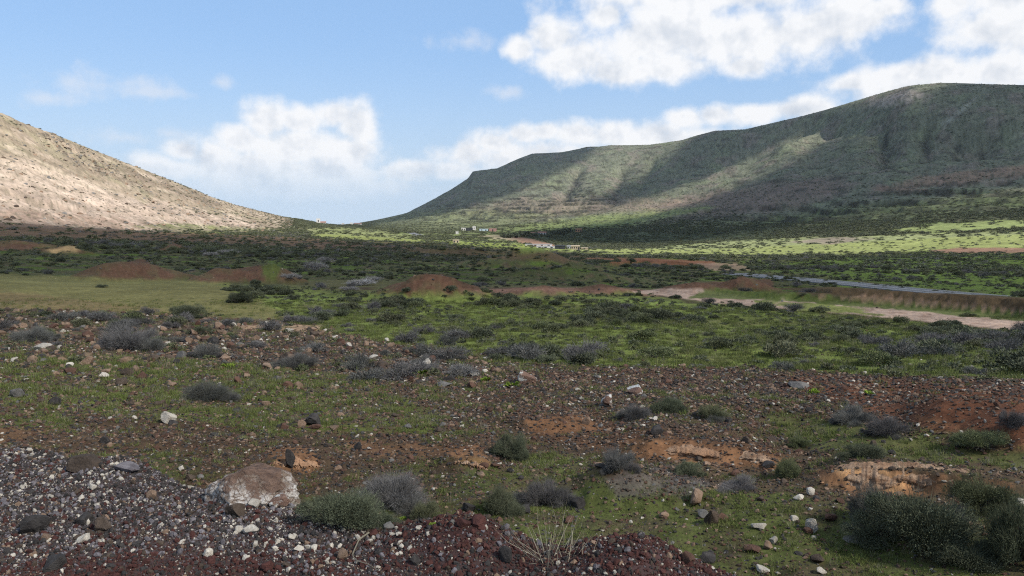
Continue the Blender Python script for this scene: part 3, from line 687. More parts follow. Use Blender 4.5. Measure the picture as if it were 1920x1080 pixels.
# ------------------------------------------------------------------ unseen clouds, added and shaped to lay the wanted shade on the land
def cloud_mat():
    m = bpy.data.materials.new('cloud'); m.use_nodes = True; T = NT(m.node_tree); T.n.clear()
    out = T.node('ShaderNodeOutputMaterial'); v = T.node('ShaderNodeVolumePrincipled')
    v.inputs['Color'].default_value = (0.98, 0.98, 0.99, 1); v.inputs['Density'].default_value = 0.10; v.inputs['Anisotropy'].default_value = 0.3
    T.l.new(v.outputs[0], out.inputs['Volume']); return m
M_CLOUD = cloud_mat()
CLOUD_Z, CELL = 1900.0, 15.0
def cloud(shade, label, thick=170.0):
    sel = shade > 0.004
    k = (CLOUD_Z - Z) / SUN_DIR[2]
    U = X + SUN_DIR[0] * k; V = Y + SUN_DIR[1] * k
    u, v, s = U.ravel(), V.ravel(), shade.ravel()
    m = sel.ravel()
    u0, v0 = u[m].min() - 4 * CELL, v[m].min() - 4 * CELL
    nu, nv = int((u[m].max() - u0) / CELL) + 6, int((v[m].max() - v0) / CELL) + 6
    iu = ((u - u0) / CELL + 0.5).astype(int); iv = ((v - v0) / CELL + 0.5).astype(int)
    ok = (iu >= 0) & (iu < nu) & (iv >= 0) & (iv < nv)
    wsum = np.zeros((nu, nv)); ssum = np.zeros((nu, nv))
    np.add.at(wsum, (iu[ok], iv[ok]), 1.0); np.add.at(ssum, (iu[ok], iv[ok]), s[ok])
    g = np.where(wsum > 0, ssum / np.maximum(wsum, 1), 0); w = (wsum > 0).astype(float)
    for it in range(10):                     # fill cells that no sample fell on
        if (w > 0).all(): break
        gs = np.zeros_like(g); ws = np.zeros_like(w)
        for du in (-1, 0, 1):
            for dv in (-1, 0, 1):
                gs += np.roll(np.roll(g * (w > 0), du, 0), dv, 1); ws += np.roll(np.roll((w > 0).astype(float), du, 0), dv, 1)
        e = (w == 0) & (ws > 0); g[e] = gs[e] / ws[e]; w[e] = 1
    p = np.pad(g, 1, mode='edge')
    g = (p[1:-1, 1:-1] * 4 + (p[:-2, 1:-1] + p[2:, 1:-1] + p[1:-1, :-2] + p[1:-1, 2:]) * 2 + p[:-2, :-2] + p[2:, 2:] + p[:-2, 2:] + p[2:, :-2]) / 16
    g[:2] = 0; g[-2:] = 0; g[:, :2] = 0; g[:, -2:] = 0
    gu, gv = np.meshgrid(np.arange(nu) * CELL + u0, np.arange(nv) * CELL + v0, indexing='ij')
    t = thick * g * (1 + 0.22 * fbm(gu / 120, gv / 120, 4, 301))
    t[t < .15] = 0
    pos = t > 0
    idt = np.arange(nu * nv).reshape(nu, nv); idb = np.where(pos, idt + nu * nv, idt)
    lift = 14 * fbm(gu / 300, gv / 300, 3, 305)
    VT = np.stack([gu, gv, CLOUD_Z + lift + t * 0.5], -1).reshape(-1, 3); VB = np.stack([gu, gv, CLOUD_Z + lift - t * 0.5], -1).reshape(-1, 3)
    anyp = pos[:-1, :-1] | pos[1:, :-1] | pos[:-1, 1:] | pos[1:, 1:]
    a, b = np.nonzero(anyp)
    top = np.stack([idt[a, b], idt[a + 1, b], idt[a + 1, b + 1], idt[a, b + 1]], 1)
    bot = np.stack([idb[a, b], idb[a, b + 1], idb[a + 1, b + 1], idb[a + 1, b]], 1)
    q = np.concatenate([top, bot]); used, inv = np.unique(q.ravel(), return_inverse=True)
    VV = np.concatenate([VT, VB])[used]
    me = bpy.data.meshes.new('cloud'); me.from_pydata(VV.tolist(), [], inv.reshape(-1, 4).tolist())
    me.materials.append(M_CLOUD)
    o = bpy.data.objects.new('cloud', me); COL.objects.link(o); o['kind'] = 'structure'; o['label'] = label; o['category'] = 'cloud'
    return o
yb = np.interp(PX, [-400,0,100,270,400,550,700,800,900,1000,1100,1200,1350,1500,1700,1920,2300], [404,410,416,434,442,448,454,458,464,471,479,484,488,482,476,472,468])
front = sstep(-5, 7, PY - yb + 4 * WARP1) * sstep(900, 480, RAD)[None, :]
part = pmask([(1300,486),(1500,480),(1930,468),(2300,468),(2300,560),(1930,555),(1600,535),(1400,515)], 14, 14)
front = front * (1 - 0.50 * part) * (0.62 + 0.16 * fbm(X / 60, Y / 60, 3, 310))
front = front * (1 - 0.70 * sstep(75, 34, RAD + 0 * Z + 8 * fbm(X / 20, Y / 20, 3, 312)))
gaps = np.clip(fbm(X / 26, Y / 26, 2, 311) - 0.1, 0, 1)
cloud(front, 'unseen broad thin cloud shaped to shade the near valley', 16)
far = pmask([(640,428),(720,410),(800,375),(890,310),(1000,270),(1118,268),(1108,290),(1020,332),(960,362),(880,388),(820,402),(740,414),(690,424)], 2.5, 2) * (RAD[None, :] > 900)
cloud(far * 0.95, 'unseen cloud shaped to shade the far end of the ridge', 21)
d2 = pmask([(1335,235),(1270,285),(1200,335),(1120,376),(1150,388),(1250,360),(1320,335),(1390,304),(1470,260),(1550,215),(1590,185),(1480,205)], 6, 7) * (RAD[None, :] > 500)
d3 = pmask([(1612,240),(1512,290),(1432,332),(1340,370),(1255,398),(1150,416),(1060,428),(950,438),(990,449),(1100,456),(1250,454),(1350,444),(1450,424),(1560,408),(1700,385),(1800,358),(2230,330),(2230,150),(1800,150),(1740,175),(1700,215),(1665,262),(1635,285),(1620,268)], 8, 9) * (RAD[None, :] > 440)
soft = 0.18 * pmask([(1350,448),(1500,412),(1700,388),(2230,330),(2230,385),(1700,420),(1500,440)], 20, 14) * (RAD[None, :] > 440)
cloud(np.clip(np.maximum(np.maximum(d2 * 0.95, d3 * 0.95), soft), 0, 1), 'unseen ragged cloud shaped to shade the high part of the ridge', 22)

# ------------------------------------------------------------------ helpers for things
import mathutils
from mathutils import noise as mnoise
def new_mesh(name, V, Fc, mats=(), smooth=False):
    me = bpy.data.meshes.new(name); me.from_pydata([tuple(map(float, v)) for v in V], [], [tuple(map(int, f)) for f in Fc])
    for m in mats: me.materials.append(m)
    if smooth: me.polygons.foreach_set('use_smooth', np.ones(len(me.polygons), bool))
    me.update(); return me
def link(name, data, loc=(0, 0, 0), rot=(0, 0, 0), scale=(1, 1, 1), parent=None, **props):
    o = bpy.data.objects.new(name, data); COL.objects.link(o)
    o.location = loc; o.rotation_euler = rot; o.scale = scale
    if parent is not None: o.parent = parent
    for k, v in props.items(): o[k] = v
    return o
def gz(x, y):                                   # vectorised ground height
    x = np.asarray(x, float); y = np.asarray(y, float)
    az = np.arctan2(x, y); r = np.log(np.maximum(np.hypot(x, y), RAD[0]))
    i = np.clip(np.searchsorted(AZ, az), 1, NA - 1); w = np.clip((az - AZ[i - 1]) / (AZ[i] - AZ[i - 1]), 0, 1)
    j = np.clip(np.searchsorted(LR, r), 1, NR - 1); u = np.clip((r - LR[j - 1]) / (LR[j] - LR[j - 1]), 0, 1)
    return (Z[i-1, j-1] * (1-w) + Z[i, j-1] * w) * (1-u) + (Z[i-1, j] * (1-w) + Z[i, j] * w) * u
ELV = (Z - EYE) / RAD[None, :]
RUN = np.maximum.accumulate(np.where(RAD[None, :] < 2.6, -9, ELV), axis=1)
VIS = (ELV >= RUN - 0.004) & (PX > -60) & (PX < 1980) & (PY < 1120) & (RAD[None, :] > 2.6)
_daz = np.gradient(AZ)[:, None]; _dr = np.gradient(RAD)[None, :]
AREA = RAD[None, :] * _daz * _dr
def sample(dens):                               # random ground points, dens = points per square metre
    ex = np.where(VIS, dens * AREA, 0)
    n = RNG.poisson(ex)
    i, j = np.nonzero(n); k = n[i, j]; i = np.repeat(i, k); j = np.repeat(j, k)
    az = AZ[i] + (RNG.random(len(i)) - 0.5) * _daz[i, 0]; r = RAD[j] + (RNG.random(len(i)) - 0.5) * _dr[0, j]
    x = np.sin(az) * r; y = np.cos(az) * r
    return i, j, np.stack([x, y, gz(x, y)], 1), r
def scatter(name, P, rot, scale, idx, protos, **props):
    """many alike small pieces as one object: prototypes instanced on points"""
    col = bpy.data.collections.new(name + '_kinds')
    for k, me in enumerate(protos):
        o = bpy.data.objects.new('%s_%03d' % (name, k), me); col.objects.link(o)
    me = bpy.data.meshes.new(name); me.vertices.add(len(P)); me.vertices.foreach_set('co', np.asarray(P, np.float32).ravel())
    for an, typ, arr, key in (('rot', 'FLOAT_VECTOR', rot, 'vector'), ('scl', 'FLOAT_VECTOR', scale, 'vector'), ('idx', 'INT', idx, 'value')):
        at = me.attributes.new(an, typ, 'POINT'); at.data.foreach_set(key, np.asarray(arr, np.int32 if typ == 'INT' else np.float32).ravel())
    g = bpy.data.node_groups.new(name, 'GeometryNodeTree')
    g.interface.new_socket('Geometry', in_out='INPUT', socket_type='NodeSocketGeometry')
    g.interface.new_socket('Geometry', in_out='OUTPUT', socket_type='NodeSocketGeometry')
    gi = g.nodes.new('NodeGroupInput'); go = g.nodes.new('NodeGroupOutput')
    ip = g.nodes.new('GeometryNodeInstanceOnPoints'); ci = g.nodes.new('GeometryNodeCollectionInfo')
    ci.inputs['Collection'].default_value = col; ci.inputs['Separate Children'].default_value = True; ci.inputs['Reset Children'].default_value = True
    ip.inputs['Pick Instance'].default_value = True
    def attr(n, t):
        a = g.nodes.new('GeometryNodeInputNamedAttribute'); a.data_type = t; a.inputs[0].default_value = n
        return [q for q in a.outputs if q.enabled and q.name == 'Attribute'][0]
    e2r = g.nodes.new('FunctionNodeEulerToRotation'); g.links.new(attr('rot', 'FLOAT_VECTOR'), e2r.inputs[0])
    g.links.new(gi.outputs[0], ip.inputs['Points']); g.links.new(ci.outputs[0], ip.inputs['Instance'])
    g.links.new(attr('idx', 'INT'), ip.inputs['Instance Index']); g.links.new(e2r.outputs[0], ip.inputs['Rotation']); g.links.new(attr('scl', 'FLOAT_VECTOR'), ip.inputs['Scale'])
    g.links.new(ip.outputs[0], go.inputs[0])
    o = link(name, me); o['kind'] = 'stuff'
    for k, v in props.items(): o[k] = v
    m = o.modifiers.new('scatter', 'NODES'); m.node_group = g
    return o
def rots(n, tilt=0.25): return np.stack([(RNG.random(n) - .5) * 2 * tilt, (RNG.random(n) - .5) * 2 * tilt, RNG.random(n) * 6.283], 1)

# ------------------------------------------------------------------ plant materials and shrub meshes
def leaf_mat(name, c1, c2, var=0.9):
    def b(T, p, out):
        oi = T.node('ShaderNodeObjectInfo'); ge = T.node('ShaderNodeNewGeometry')
        c = T.mix(oi.outputs['Random'], (*c1, 1), (*c2, 1))
        f = T.math('ADD', 1 - var / 2, T.math('MULTIPLY', ge.outputs['Random Per Island'], var))
        f = T.math('MULTIPLY', f, T.math('ADD', 0.75, T.math('MULTIPLY', T.math('FRACT', T.math('MULTIPLY', oi.outputs['Random'], 37.7)), 0.5)))
        cc = T.node('ShaderNodeCombineXYZ')
        for i in range(3): T.put(cc.inputs[i], f)
        T.l.new(T.mix(1.0, c, cc.outputs[0], 'MULTIPLY'), p.inputs['Base Color'])
        p.inputs['Roughness'].default_value = 0.75
    return mat(name, b)
M_LEAF = {'dark': leaf_mat('dark_leaves', (0.072, 0.082, 0.050), (0.100, 0.108, 0.066)),
          'olive': leaf_mat('olive_leaves', (0.098, 0.112, 0.052), (0.112, 0.114, 0.068)),
          'grey': leaf_mat('grey_twigs', (0.122, 0.114, 0.112), (0.100, 0.102, 0.088)),
          'pale': leaf_mat('bleached_twigs', (0.30, 0.28, 0.26), (0.24, 0.22, 0.20)),
          'lime': leaf_mat('bright_green_leaves', (0.17, 0.24, 0.03), (0.14, 0.20, 0.03))}
M_STEM = leaf_mat('woody_stems', (0.085, 0.070, 0.056), (0.11, 0.095, 0.08), 0.6)
M_STEM_GREY = leaf_mat('grey_woody_stems', (0.15, 0.14, 0.135), (0.12, 0.11, 0.10), 0.6)
def basis(d):
    d = d / np.linalg.norm(d, axis=1, keepdims=True)
    a = RNG.normal(size=d.shape); u = np.cross(d, a); u /= np.linalg.norm(u, axis=1, keepdims=True)
    return d, u, np.cross(d, u)
def leaf_quads(c, d, ln, wd):                    # pointed leaves: diamonds
    d, u, v = basis(d); n = len(c); ln = ln[:, None]; wd = wd[:, None]
    V = np.stack([c, c + d * ln * .45 + u * wd * .5, c + d * ln, c + d * ln * .45 - u * wd * .5], 1).reshape(-1, 3)
    return V, np.arange(n * 4).reshape(n, 4)
def twig_strips(c, d, ln, wd, bend=0.25):        # thin bent strips in two pieces
    d, u, v = basis(d); n = len(c); l = ln[:, None]; w = wd[:, None]
    k = v * l * bend * (RNG.random((n, 1)) - .5) * 2
    V = np.stack([c - u * w * .5, c + u * w * .5, c + d * l * .5 + k + u * w * .35, c + d * l * .5 + k - u * w * .35, c + d * l + k * .4], 1).reshape(-1, 3)
    b = np.arange(n)[:, None] * 5
    return V, np.concatenate([b + [0, 1, 2, 3]], 1), np.concatenate([b + [3, 2, 4]], 1)
def dome_points(n, seed, lumps=8, h=0.55, fill=0.55):
    rg = np.random.default_rng(seed)
    a = rg.random(lumps) * 6.283; q = np.sqrt(rg.random(lumps)) * 0.37
    cen = np.stack([q * np.cos(a), q * np.sin(a), h * (0.08 + 0.46 * rg.random(lumps) * (1 - 1.3 * q))], 1); rad = 0.07 + 0.13 * rg.random(lumps)
    k = rg.integers(0, lumps, n)
    d = rg.normal(size=(n, 3)); d[:, 2] = np.abs(d[:, 2]) * 0.9 - 0.25; d /= np.linalg.norm(d, axis=1, keepdims=True)
    p = cen[k] + d * (rad[k] * (fill + (1 - fill) * rg.random(n) ** 0.5))[:, None] * [1, 1, 0.8 + h * .3]
    p[:, 2] = np.abs(p[:, 2])
    out = p - np.array([0, 0, 0.05]); out /= np.linalg.norm(out, axis=1, keepdims=True)
    return p, out, rg
def shrub_meshes(seed, kind, lod):
    """returns (foliage mesh, stems mesh) of a shrub about one metre wide"""
    global RNG
    keep, RNG = RNG, np.random.default_rng(seed * 7 + 3)
    N = {'near': 15000, 'mid': 1900, 'far': 150}[lod]; sz = {'near': .52, 'mid': 1.6, 'far': 5.0}[lod]
    h = 0.62 if kind == 'grey' else 0.56
    p, out, rg = dome_points(N, seed, {'near': 20, 'mid': 13, 'far': 8}[lod], h)
    V, Fc = [], []
    base = 0
    def add(v, *fs):
        nonlocal base
        V.append(v)
        for f in fs: Fc.extend((f + base).tolist())
        base += len(v)
    if kind in ('grey', 'pale'):
        n = N // 2 if lod != 'near' else int(N * .7)
        d = out[:n] + RNG.normal(size=(n, 3)) * 0.45 + [0, 0, 0.35]
        add(*twig_strips(p[:n] - out[:n] * .06, d, (0.06 + 0.17 * rg.random(n) ** 1.6) * (1 if lod == 'near' else 1.2), 0.0045 * sz * (0.7 + 0.6 * rg.random(n))))
        m = N - n if lod != 'near' else N // 4
        d = out[-m:] + RNG.normal(size=(m, 3)) * 0.8
        add(*leaf_quads(p[-m:], d, 0.026 * sz * (0.7 + 0.8 * rg.random(m)), 0.010 * sz * (0.7 + 0.6 * rg.random(m))))
    else:
        if lod != 'far':
            n = int(N * .45); d = out[:n] + RNG.normal(size=(n, 3)) * 0.45 + [0, 0, 0.4]
            add(*twig_strips(p[:n] - out[:n] * .05, d, 0.05 + 0.17 * rg.random(n) ** 2, 0.0050 * sz * (0.7 + 0.6 * rg.random(n))))
        d = out + RNG.normal(size=(N, 3)) * 0.7 + [0, 0, .25]
        add(*leaf_quads(p, d, 0.036 * sz * (0.6 + 0.9 * rg.random(N)), 0.0135 * sz * (0.7 + 0.7 * rg.random(N))))
    fol = new_mesh('foliage', np.concatenate(V), Fc, [M_LEAF[kind]])
    ns = {'near': 90, 'mid': 26, 'far': 0}[lod]; stems = None
    if ns:
        V, Fc = [], []; base = 0
        k = RNG.integers(0, N, ns); tip = p[k]; st = RNG.normal(size=(ns, 3)) * [0.035, 0.035, 0] - [0, 0, 0.03]
        midp = st * .5 + tip * .5 + np.array([0, 0, .05]) + RNG.normal(size=(ns, 3)) * .02
        w0 = 0.011 if lod == 'near' else 0.02
        for q in range(ns):
            for a_, b_, wa, wb in ((st[q], midp[q], w0, w0 * .65), (midp[q], tip[q], w0 * .65, w0 * .25)):
                dd = b_ - a_; dd = dd / (np.linalg.norm(dd) + 1e-9); u = np.cross(dd, [.3, .5, .8]); u /= np.linalg.norm(u); v = np.cross(dd, u)
                ring = [np.cos(t) * u + np.sin(t) * v for t in (0, 2.094, 4.189)]
                V.append(np.array([a_ + r_ * wa * .5 for r_ in ring] + [b_ + r_ * wb * .5 for r_ in ring]))
                Fc += [(base, base + 1, base + 4, base + 3), (base + 1, base + 2, base + 5, base + 4), (base + 2, base, base + 3, base + 5)]; base += 6
        stems = new_mesh('stems', np.concatenate(V), Fc, [M_STEM_GREY if kind in ('grey', 'pale') else M_STEM])
    RNG = keep
    return fol, stems
def joined(fol, stems, name):
    bm = bmesh.new(); bm.from_mesh(fol)
    nf = len(bm.faces)
    if stems: bm.from_mesh(stems)
    bm.faces.ensure_lookup_table()
    me = bpy.data.meshes.new(name); bm.to_mesh(me); bm.free()
    me.materials.append(fol.materials[0])
    if stems:
        me.materials.append(stems.materials[0])
        mi = np.zeros(len(me.polygons), np.int32); mi[nf:] = 1; me.polygons.foreach_set('material_index', mi)
    return me
KINDS3 = ('dark', 'olive', 'grey')
NEAR = {k: [shrub_meshes(10 + 5 * i + q, k, 'near') for q in range(2)] for i, k in enumerate(KINDS3)}
MID = {k: [joined(*shrub_meshes(40 + 5 * i + q, k, 'mid'), 'shrub') for q in range(3)] for i, k in enumerate(KINDS3 + ('pale',))}
FAR = {k: [shrub_meshes(70 + 5 * i + q, k, 'far')[0] for q in range(2)] for i, k in enumerate(KINDS3)}

_ORD = ['first', 'second', 'third', 'fourth', 'fifth', 'sixth', 'seventh', 'eighth', 'ninth', 'tenth', 'eleventh', 'twelfth', 'thirteenth', 'fourteenth', 'fifteenth', 'sixteenth', 'seventeenth', 'eighteenth', 'nineteenth']
def ordinal(n):
    if n < 20: return _ORD[n - 1]
    t = {2: 'twent', 3: 'thirt', 4: 'fort', 5: 'fift', 6: 'sixt', 7: 'sevent', 8: 'eight', 9: 'ninet'}[n // 10]
    return t + 'ieth' if n % 10 == 0 else t + 'y-' + _ORD[n % 10 - 1]
def zone(x, y):
    if y > 905: return 'on the green slope at the bottom right' if x > 900 else 'just beyond the gravel edge'
    if y > 775:
        return ('on the brown rubble left of the boulder' if x < 370 else 'on the brown rubble right of the boulder' if x < 930 else
                'around the orange earth bank' if x < 1480 else 'above the pale orange bank at the right')
    if y > 690:
        return ('on the near meadow at the far left' if x < 300 else 'on the near meadow' if x < 620 else 'on the stony ground in mid picture' if x < 1050 else
                'on the brown soil right of centre' if x < 1480 else 'on the red-brown slope at the right')
    if y > 630:
        return ('in the stony belt at the far left' if x < 330 else 'in the stony belt left of centre' if x < 680 else 'on the near edge of the green field, centre' if x < 1130 else
                'on the near edge of the green field, right' if x < 1550 else 'on the green field at the right edge')
    if y > 585:
        return ('along the near edge of the olive field' if x < 520 else 'in the middle of the green field, centre' if x < 1000 else 'below the pale track, right of centre' if x < 1420 else 'below the pale track at the right')
    if y > 552:
        return 'on the smooth olive field' if x < 480 else 'on the green field left of the red heap' if x < 740 else 'below the red heap and brown track' if x < 1200 else 'along the pale dirt track'
    return 'in the dark scrub behind the olive field' if x < 700 else 'in the dark scrub behind the red heap' if x < 1300 else 'on the scrub plain beyond the pale track'
KW = {'dark': 'dark green leafy shrub', 'olive': 'olive green shrub', 'grey': 'grey twiggy shrub', 'pale': 'bleached dry shrub'}

# ------------------------------------------------------------------ shrubs placed by hand
def big_shrub(x, y, wpx, hpx, kind, label, seed=0):
    c, r = ground_hit(x, y); w = wpx / FPX * r; h = hpx / FPX * r
    fol, st = NEAR[kind][seed % 2]
    e = link('shrub', None, (c[0], c[1], gz(c[0], c[1]) - 0.02), (0, 0, (seed * 2.399) % 6.283), label=label, category='shrub', group='shrubs in the foreground')
    e.empty_display_size = 0.1
    s = (w, w, h / 0.55)
    rg = np.random.default_rng(seed + 50)
    s = (w * .92, w * (.6 + .3 * rg.random()), h / 0.55)
    link('foliage', fol, scale=s, parent=e, rot=(rg.normal() * .08, rg.normal() * .10, 0)); link('stems', st, scale=s, parent=e)
    if wpx > 70:                                  # straggling side shoots, part of them dead and grey
        for q in range(3):
            k = kind if q != 1 else ('olive' if kind == 'dark' else 'grey'); f2, s2 = NEAR[k][(seed + q + 1) % 2]
            a = rg.random() * 6.283; of = (math.cos(a) * w * .36, math.sin(a) * w * .30, -.02); sc = (.34 + .26 * rg.random())
            ss = (w * sc, w * sc * .9, h / .55 * sc * (.75 + .35 * rg.random()))
            link('foliage', f2, of, (rg.normal() * .15, rg.normal() * .15, rg.random() * 6.283), ss, e); link('stems', s2, of, (0, 0, 0), ss, e)
    return e
BIG = [
 (640,978,210,92,'dark','large dark green shrub below the white-crusted boulder, right of it'),
 (735,948,170,85,'grey','wide grey twiggy shrub behind the dark green one beside the boulder'),
 (800,975,80,60,'olive','olive shrub at the right end of the thicket beside the boulder'),
 (935,962,95,85,'dark','dark green shrub above the red gravel hump'),
 (1025,945,130,75,'grey','grey twiggy shrub behind the red gravel hump, right of the dark one'),
 (955,858,90,78,'dark','upright green shrub in the gully at mid picture'),
 (1160,880,85,62,'grey','round grey-green shrub at the foot of the orange bank'),
 (1290,892,85,45,'dark','low dark green shrub on the grey gravel heap'),
 (1385,918,95,34,'grey','flat grey shrub in front of the orange bank'),
 (1480,895,55,58,'olive','small olive shrub between the two orange banks'),
 (1725,1025,250,140,'dark','biggest dark green shrub below the pale orange bank'),
 (1630,990,130,110,'grey','large grey shrub left of the biggest dark green one'),
 (1840,958,140,85,'olive','wide olive shrub on top of the pale orange bank'),
 (1905,1050,120,170,'dark','tall dark shrub cut by the right edge of the picture'),
 (1255,775,80,46,'dark','dark green shrub with bright green sprigs at its foot'),
 (1335,785,80,42,'olive','olive shrub right of the dark one on the brown rubble'),
 (1600,792,85,44,'grey','grey twiggy shrub on the brown slope'),
 (1665,815,90,44,'grey','second grey twiggy shrub lower on the brown slope'),
 (1625,855,85,36,'dark','low green shrub on the grass above the pale orange bank'),
 (1835,838,115,48,'olive','wide low shrub under the red-brown slope'),
 (1898,800,66,46,'grey','grey shrub on the red-brown slope at the right edge'),
 (385,750,105,48,'grey','blue-grey twiggy shrub alone on the near meadow'),
 (245,655,120,62,'grey','wide purple-grey shrub on the stony belt at the left'),
 (390,670,80,36,'grey','low grey shrub among stones left of centre'),
 (60,640,80,36,'grey','low purple-grey shrub at the left edge'),
 (560,690,100,38,'grey','long low grey shrub among the stones of the stony belt'),
 (350,594,74,34,'dark','dark round shrub at the edge of the olive field'),
 (450,568,66,34,'dark','dark double shrub on the olive field beside the green'),
 (192,539,30,9,'dark','tiny lone shrub out on the olive field'),
 (1190,785,80,38,'grey','grey shrub beside the upright orange-brown rock'),
 (1500,838,50,30,'olive','small shrub on the rubble above the orange bank'),
]
for q, b in enumerate(BIG): big_shrub(*b, seed=q)

# ------------------------------------------------------------------ all other shrubs
clump = 0.12 + 1.9 * sstep(-0.08, 0.30, fbm(X / 7, Y / 7, 4, 401)) * (RAD[None, :] < 130) + 0.9 * (RAD[None, :] >= 130)
dens = DB * clump * (RAD[None, :] > 11)
dens = np.where(RAD[None, :] > 130, dens * np.clip(0.3 + 1.6 * sstep(-0.3, 0.4, fbm(LAZ * 60, LLR * 60, 3, 402)), 0, 2), dens)
i, j, P, r = sample(dens)
n = len(P)
zone_k = RNG.random(n)
greyz = 0.08 + fbm(P[:, 0] / 14, P[:, 1] / 14, 2, 403) + 0.6 * (stony[i, j] - 0.3)
kid = np.where(zone_k + greyz * 0.8 > 0.72, 2, np.where(RNG.random(n) < 0.62, 0, 1))
wid = np.where(r < 130, 0.40 + 1.0 * RNG.random(n) ** 1.8, np.where(r < 420, 0.9 + 1.3 * RNG.random(n), 1.6 + 2.6 * RNG.random(n)))
wid = wid * np.where(lefth_m[i, j] > .5, 0.55, 1) * np.where(ridge_m[i, j] > .5, 0.9, 1)
hgt = wid * (0.62 + 0.45 * RNG.random(n)) * np.where(r > 420, 0.6, np.where(r > 150, .75, 1))
kid = np.where(r > 420, np.where(kid == 2, 1, kid), kid)
size = wid / r * FPX
order = np.argsort(-size)
NIND = 300 - len(BIG)
ind, rest = order[:NIND], order[NIND:]
px, py, _ = project(P[:, 0], P[:, 1], P[:, 2])
byz = {}
for q in ind: byz.setdefault((zone(px[q], py[q]), KINDS3[kid[q]]), []).append(q)
for (z, k), qs in byz.items():
    qs.sort(key=lambda q: px[q])
    for t, q in enumerate(qs):
        lab = '%s %s' % (KW[k], z) + (', %s from left' % ordinal(t + 1) if len(qs) > 1 else '')
        link('shrub', MID[k][q % 3], tuple(P[q] - [0, 0, .02]), (0, 0, RNG.random() * 6.283), (wid[q], wid[q], hgt[q]), label=lab, category='shrub', group='shrubs on the valley floor')
protos = [m for k in KINDS3 for m in MID[k]] + [m for k in KINDS3 for m in FAR[k]]
isf = r[rest] > 150
idx = np.where(isf, 9 + kid[rest] * 2 + RNG.integers(0, 2, len(rest)), kid[rest] * 3 + RNG.integers(0, 3, len(rest)))
scatter('scrub', P[rest] - [0, 0, .02], rots(len(rest), 0.12), np.stack([wid[rest], wid[rest], hgt[rest]], 1), idx, protos, label='low dark scrub dotted over the valley and hills', category='shrubs')
# low herbs and seedlings that knit the scrub together
i, j, P, r = sample(np.where((RAD[None, :] > 16) & (RAD[None, :] < 210), (green * 3.2 + .9 * valley * (DB > .05) + 1.2 * stony) * np.clip(.2 + 1.5 * sstep(-.1, .3, fbm(X / 3, Y / 3, 3, 405)), 0, 2), 0))
n = len(P); hw = (.16 + .36 * RNG.random(n) ** 2) * np.clip(r / 60, 1, 1.8)
scatter('low_herbs', P - [0, 0, .01], rots(n, .2), np.stack([hw, hw, hw * (.45 + .5 * RNG.random(n))], 1), RNG.choice(6, n, p=[.2, .2, .25, .2, .08, .07]), [m for k in KINDS3 for m in FAR[k]], label='low herbs and seedlings between the shrubs', category='herbs')
# bleached dry bushes in the scrub
for q, (x, y, w, h) in enumerate([(675,535,70,18),(590,508,50,26),(610,492,36,16),(430,476,50,12),(395,480,40,10),(700,528,40,14),(545,522,40,14),(655,545,40,12)]):
    c, rr = ground_hit(x, y)
    link('dry_shrub', MID['pale'][q % 3], tuple(c), (0, 0, q * 1.3), (w / FPX * rr, w / FPX * rr, h / FPX * rr / .55), category='shrub', group='bleached shrubs in the dark scrub',
         label='bleached whitish dry shrub in the dark scrub, %s from left' % ordinal(1 + sorted([675,590,610,430,395,700,545,655]).index(x)))

# ------------------------------------------------------------------ rocks
def rock_mat(name, c1, c2, lichen=0.0, lc=(0.5, 0.49, 0.45)):
    def b(T, p, out):
        tc = T.node('ShaderNodeTexCoord'); oi = T.node('ShaderNodeObjectInfo')
        P = T.vmath('ADD', tc.outputs['Object'], oi.outputs['Location'])
        n = T.noise(P, 2.2, 5, 0.65); f = T.noise(P, 11, 4, 0.7)
        c = T.mix(T.rng(n, 0.35, 0.65), (*c1, 1), (*c2, 1))
        k = T.math('ADD', T.math('ADD', 0.40, T.math('MULTIPLY', f, 0.6)), T.math('MULTIPLY', oi.outputs['Random'], 0.4))
        cc = T.node('ShaderNodeCombineXYZ')
        for i in range(3): T.put(cc.inputs[i], k)
        c = T.mix(1.0, c, cc.outputs[0], 'MULTIPLY')
        if lichen:
            l = T.rng(T.noise(P, 1.6, 4, 0.6), 0.62 - lichen * .3, 0.70 - lichen * .3)
            c = T.mix(l, c, (*lc, 1))
        T.l.new(c, p.inputs['Base Color']); bump(T, p, f, 0.5, 0.12)
    return mat(name, b)
ROCKM = {'tan': rock_mat('tan_rock', (0.19, 0.125, 0.082), (0.27, 0.185, 0.13)), 'white': rock_mat('pale_rock', (0.42, 0.37, 0.30), (0.56, 0.51, 0.43)),
         'dark': rock_mat('basalt_rock', (0.038, 0.034, 0.032), (0.066, 0.060, 0.056)), 'red': rock_mat('reddish_rock', (0.095, 0.052, 0.036), (0.135, 0.076, 0.054)),
         'grey': rock_mat('grey_rock', (0.12, 0.113, 0.104), (0.18, 0.168, 0.152)), 'crust': rock_mat('crusted_rock', (0.15, 0.09, 0.066), (0.19, 0.12, 0.09), 0.35),
         'chip': rock_mat('grey_chips', (0.115, 0.100, 0.105), (0.21, 0.19, 0.195)), 'scoria': rock_mat('scoria', (0.065, 0.028, 0.024), (0.10, 0.042, 0.034)), 'brown': rock_mat('brown_rock', (0.068, 0.050, 0.037), (0.100, 0.074, 0.056))}
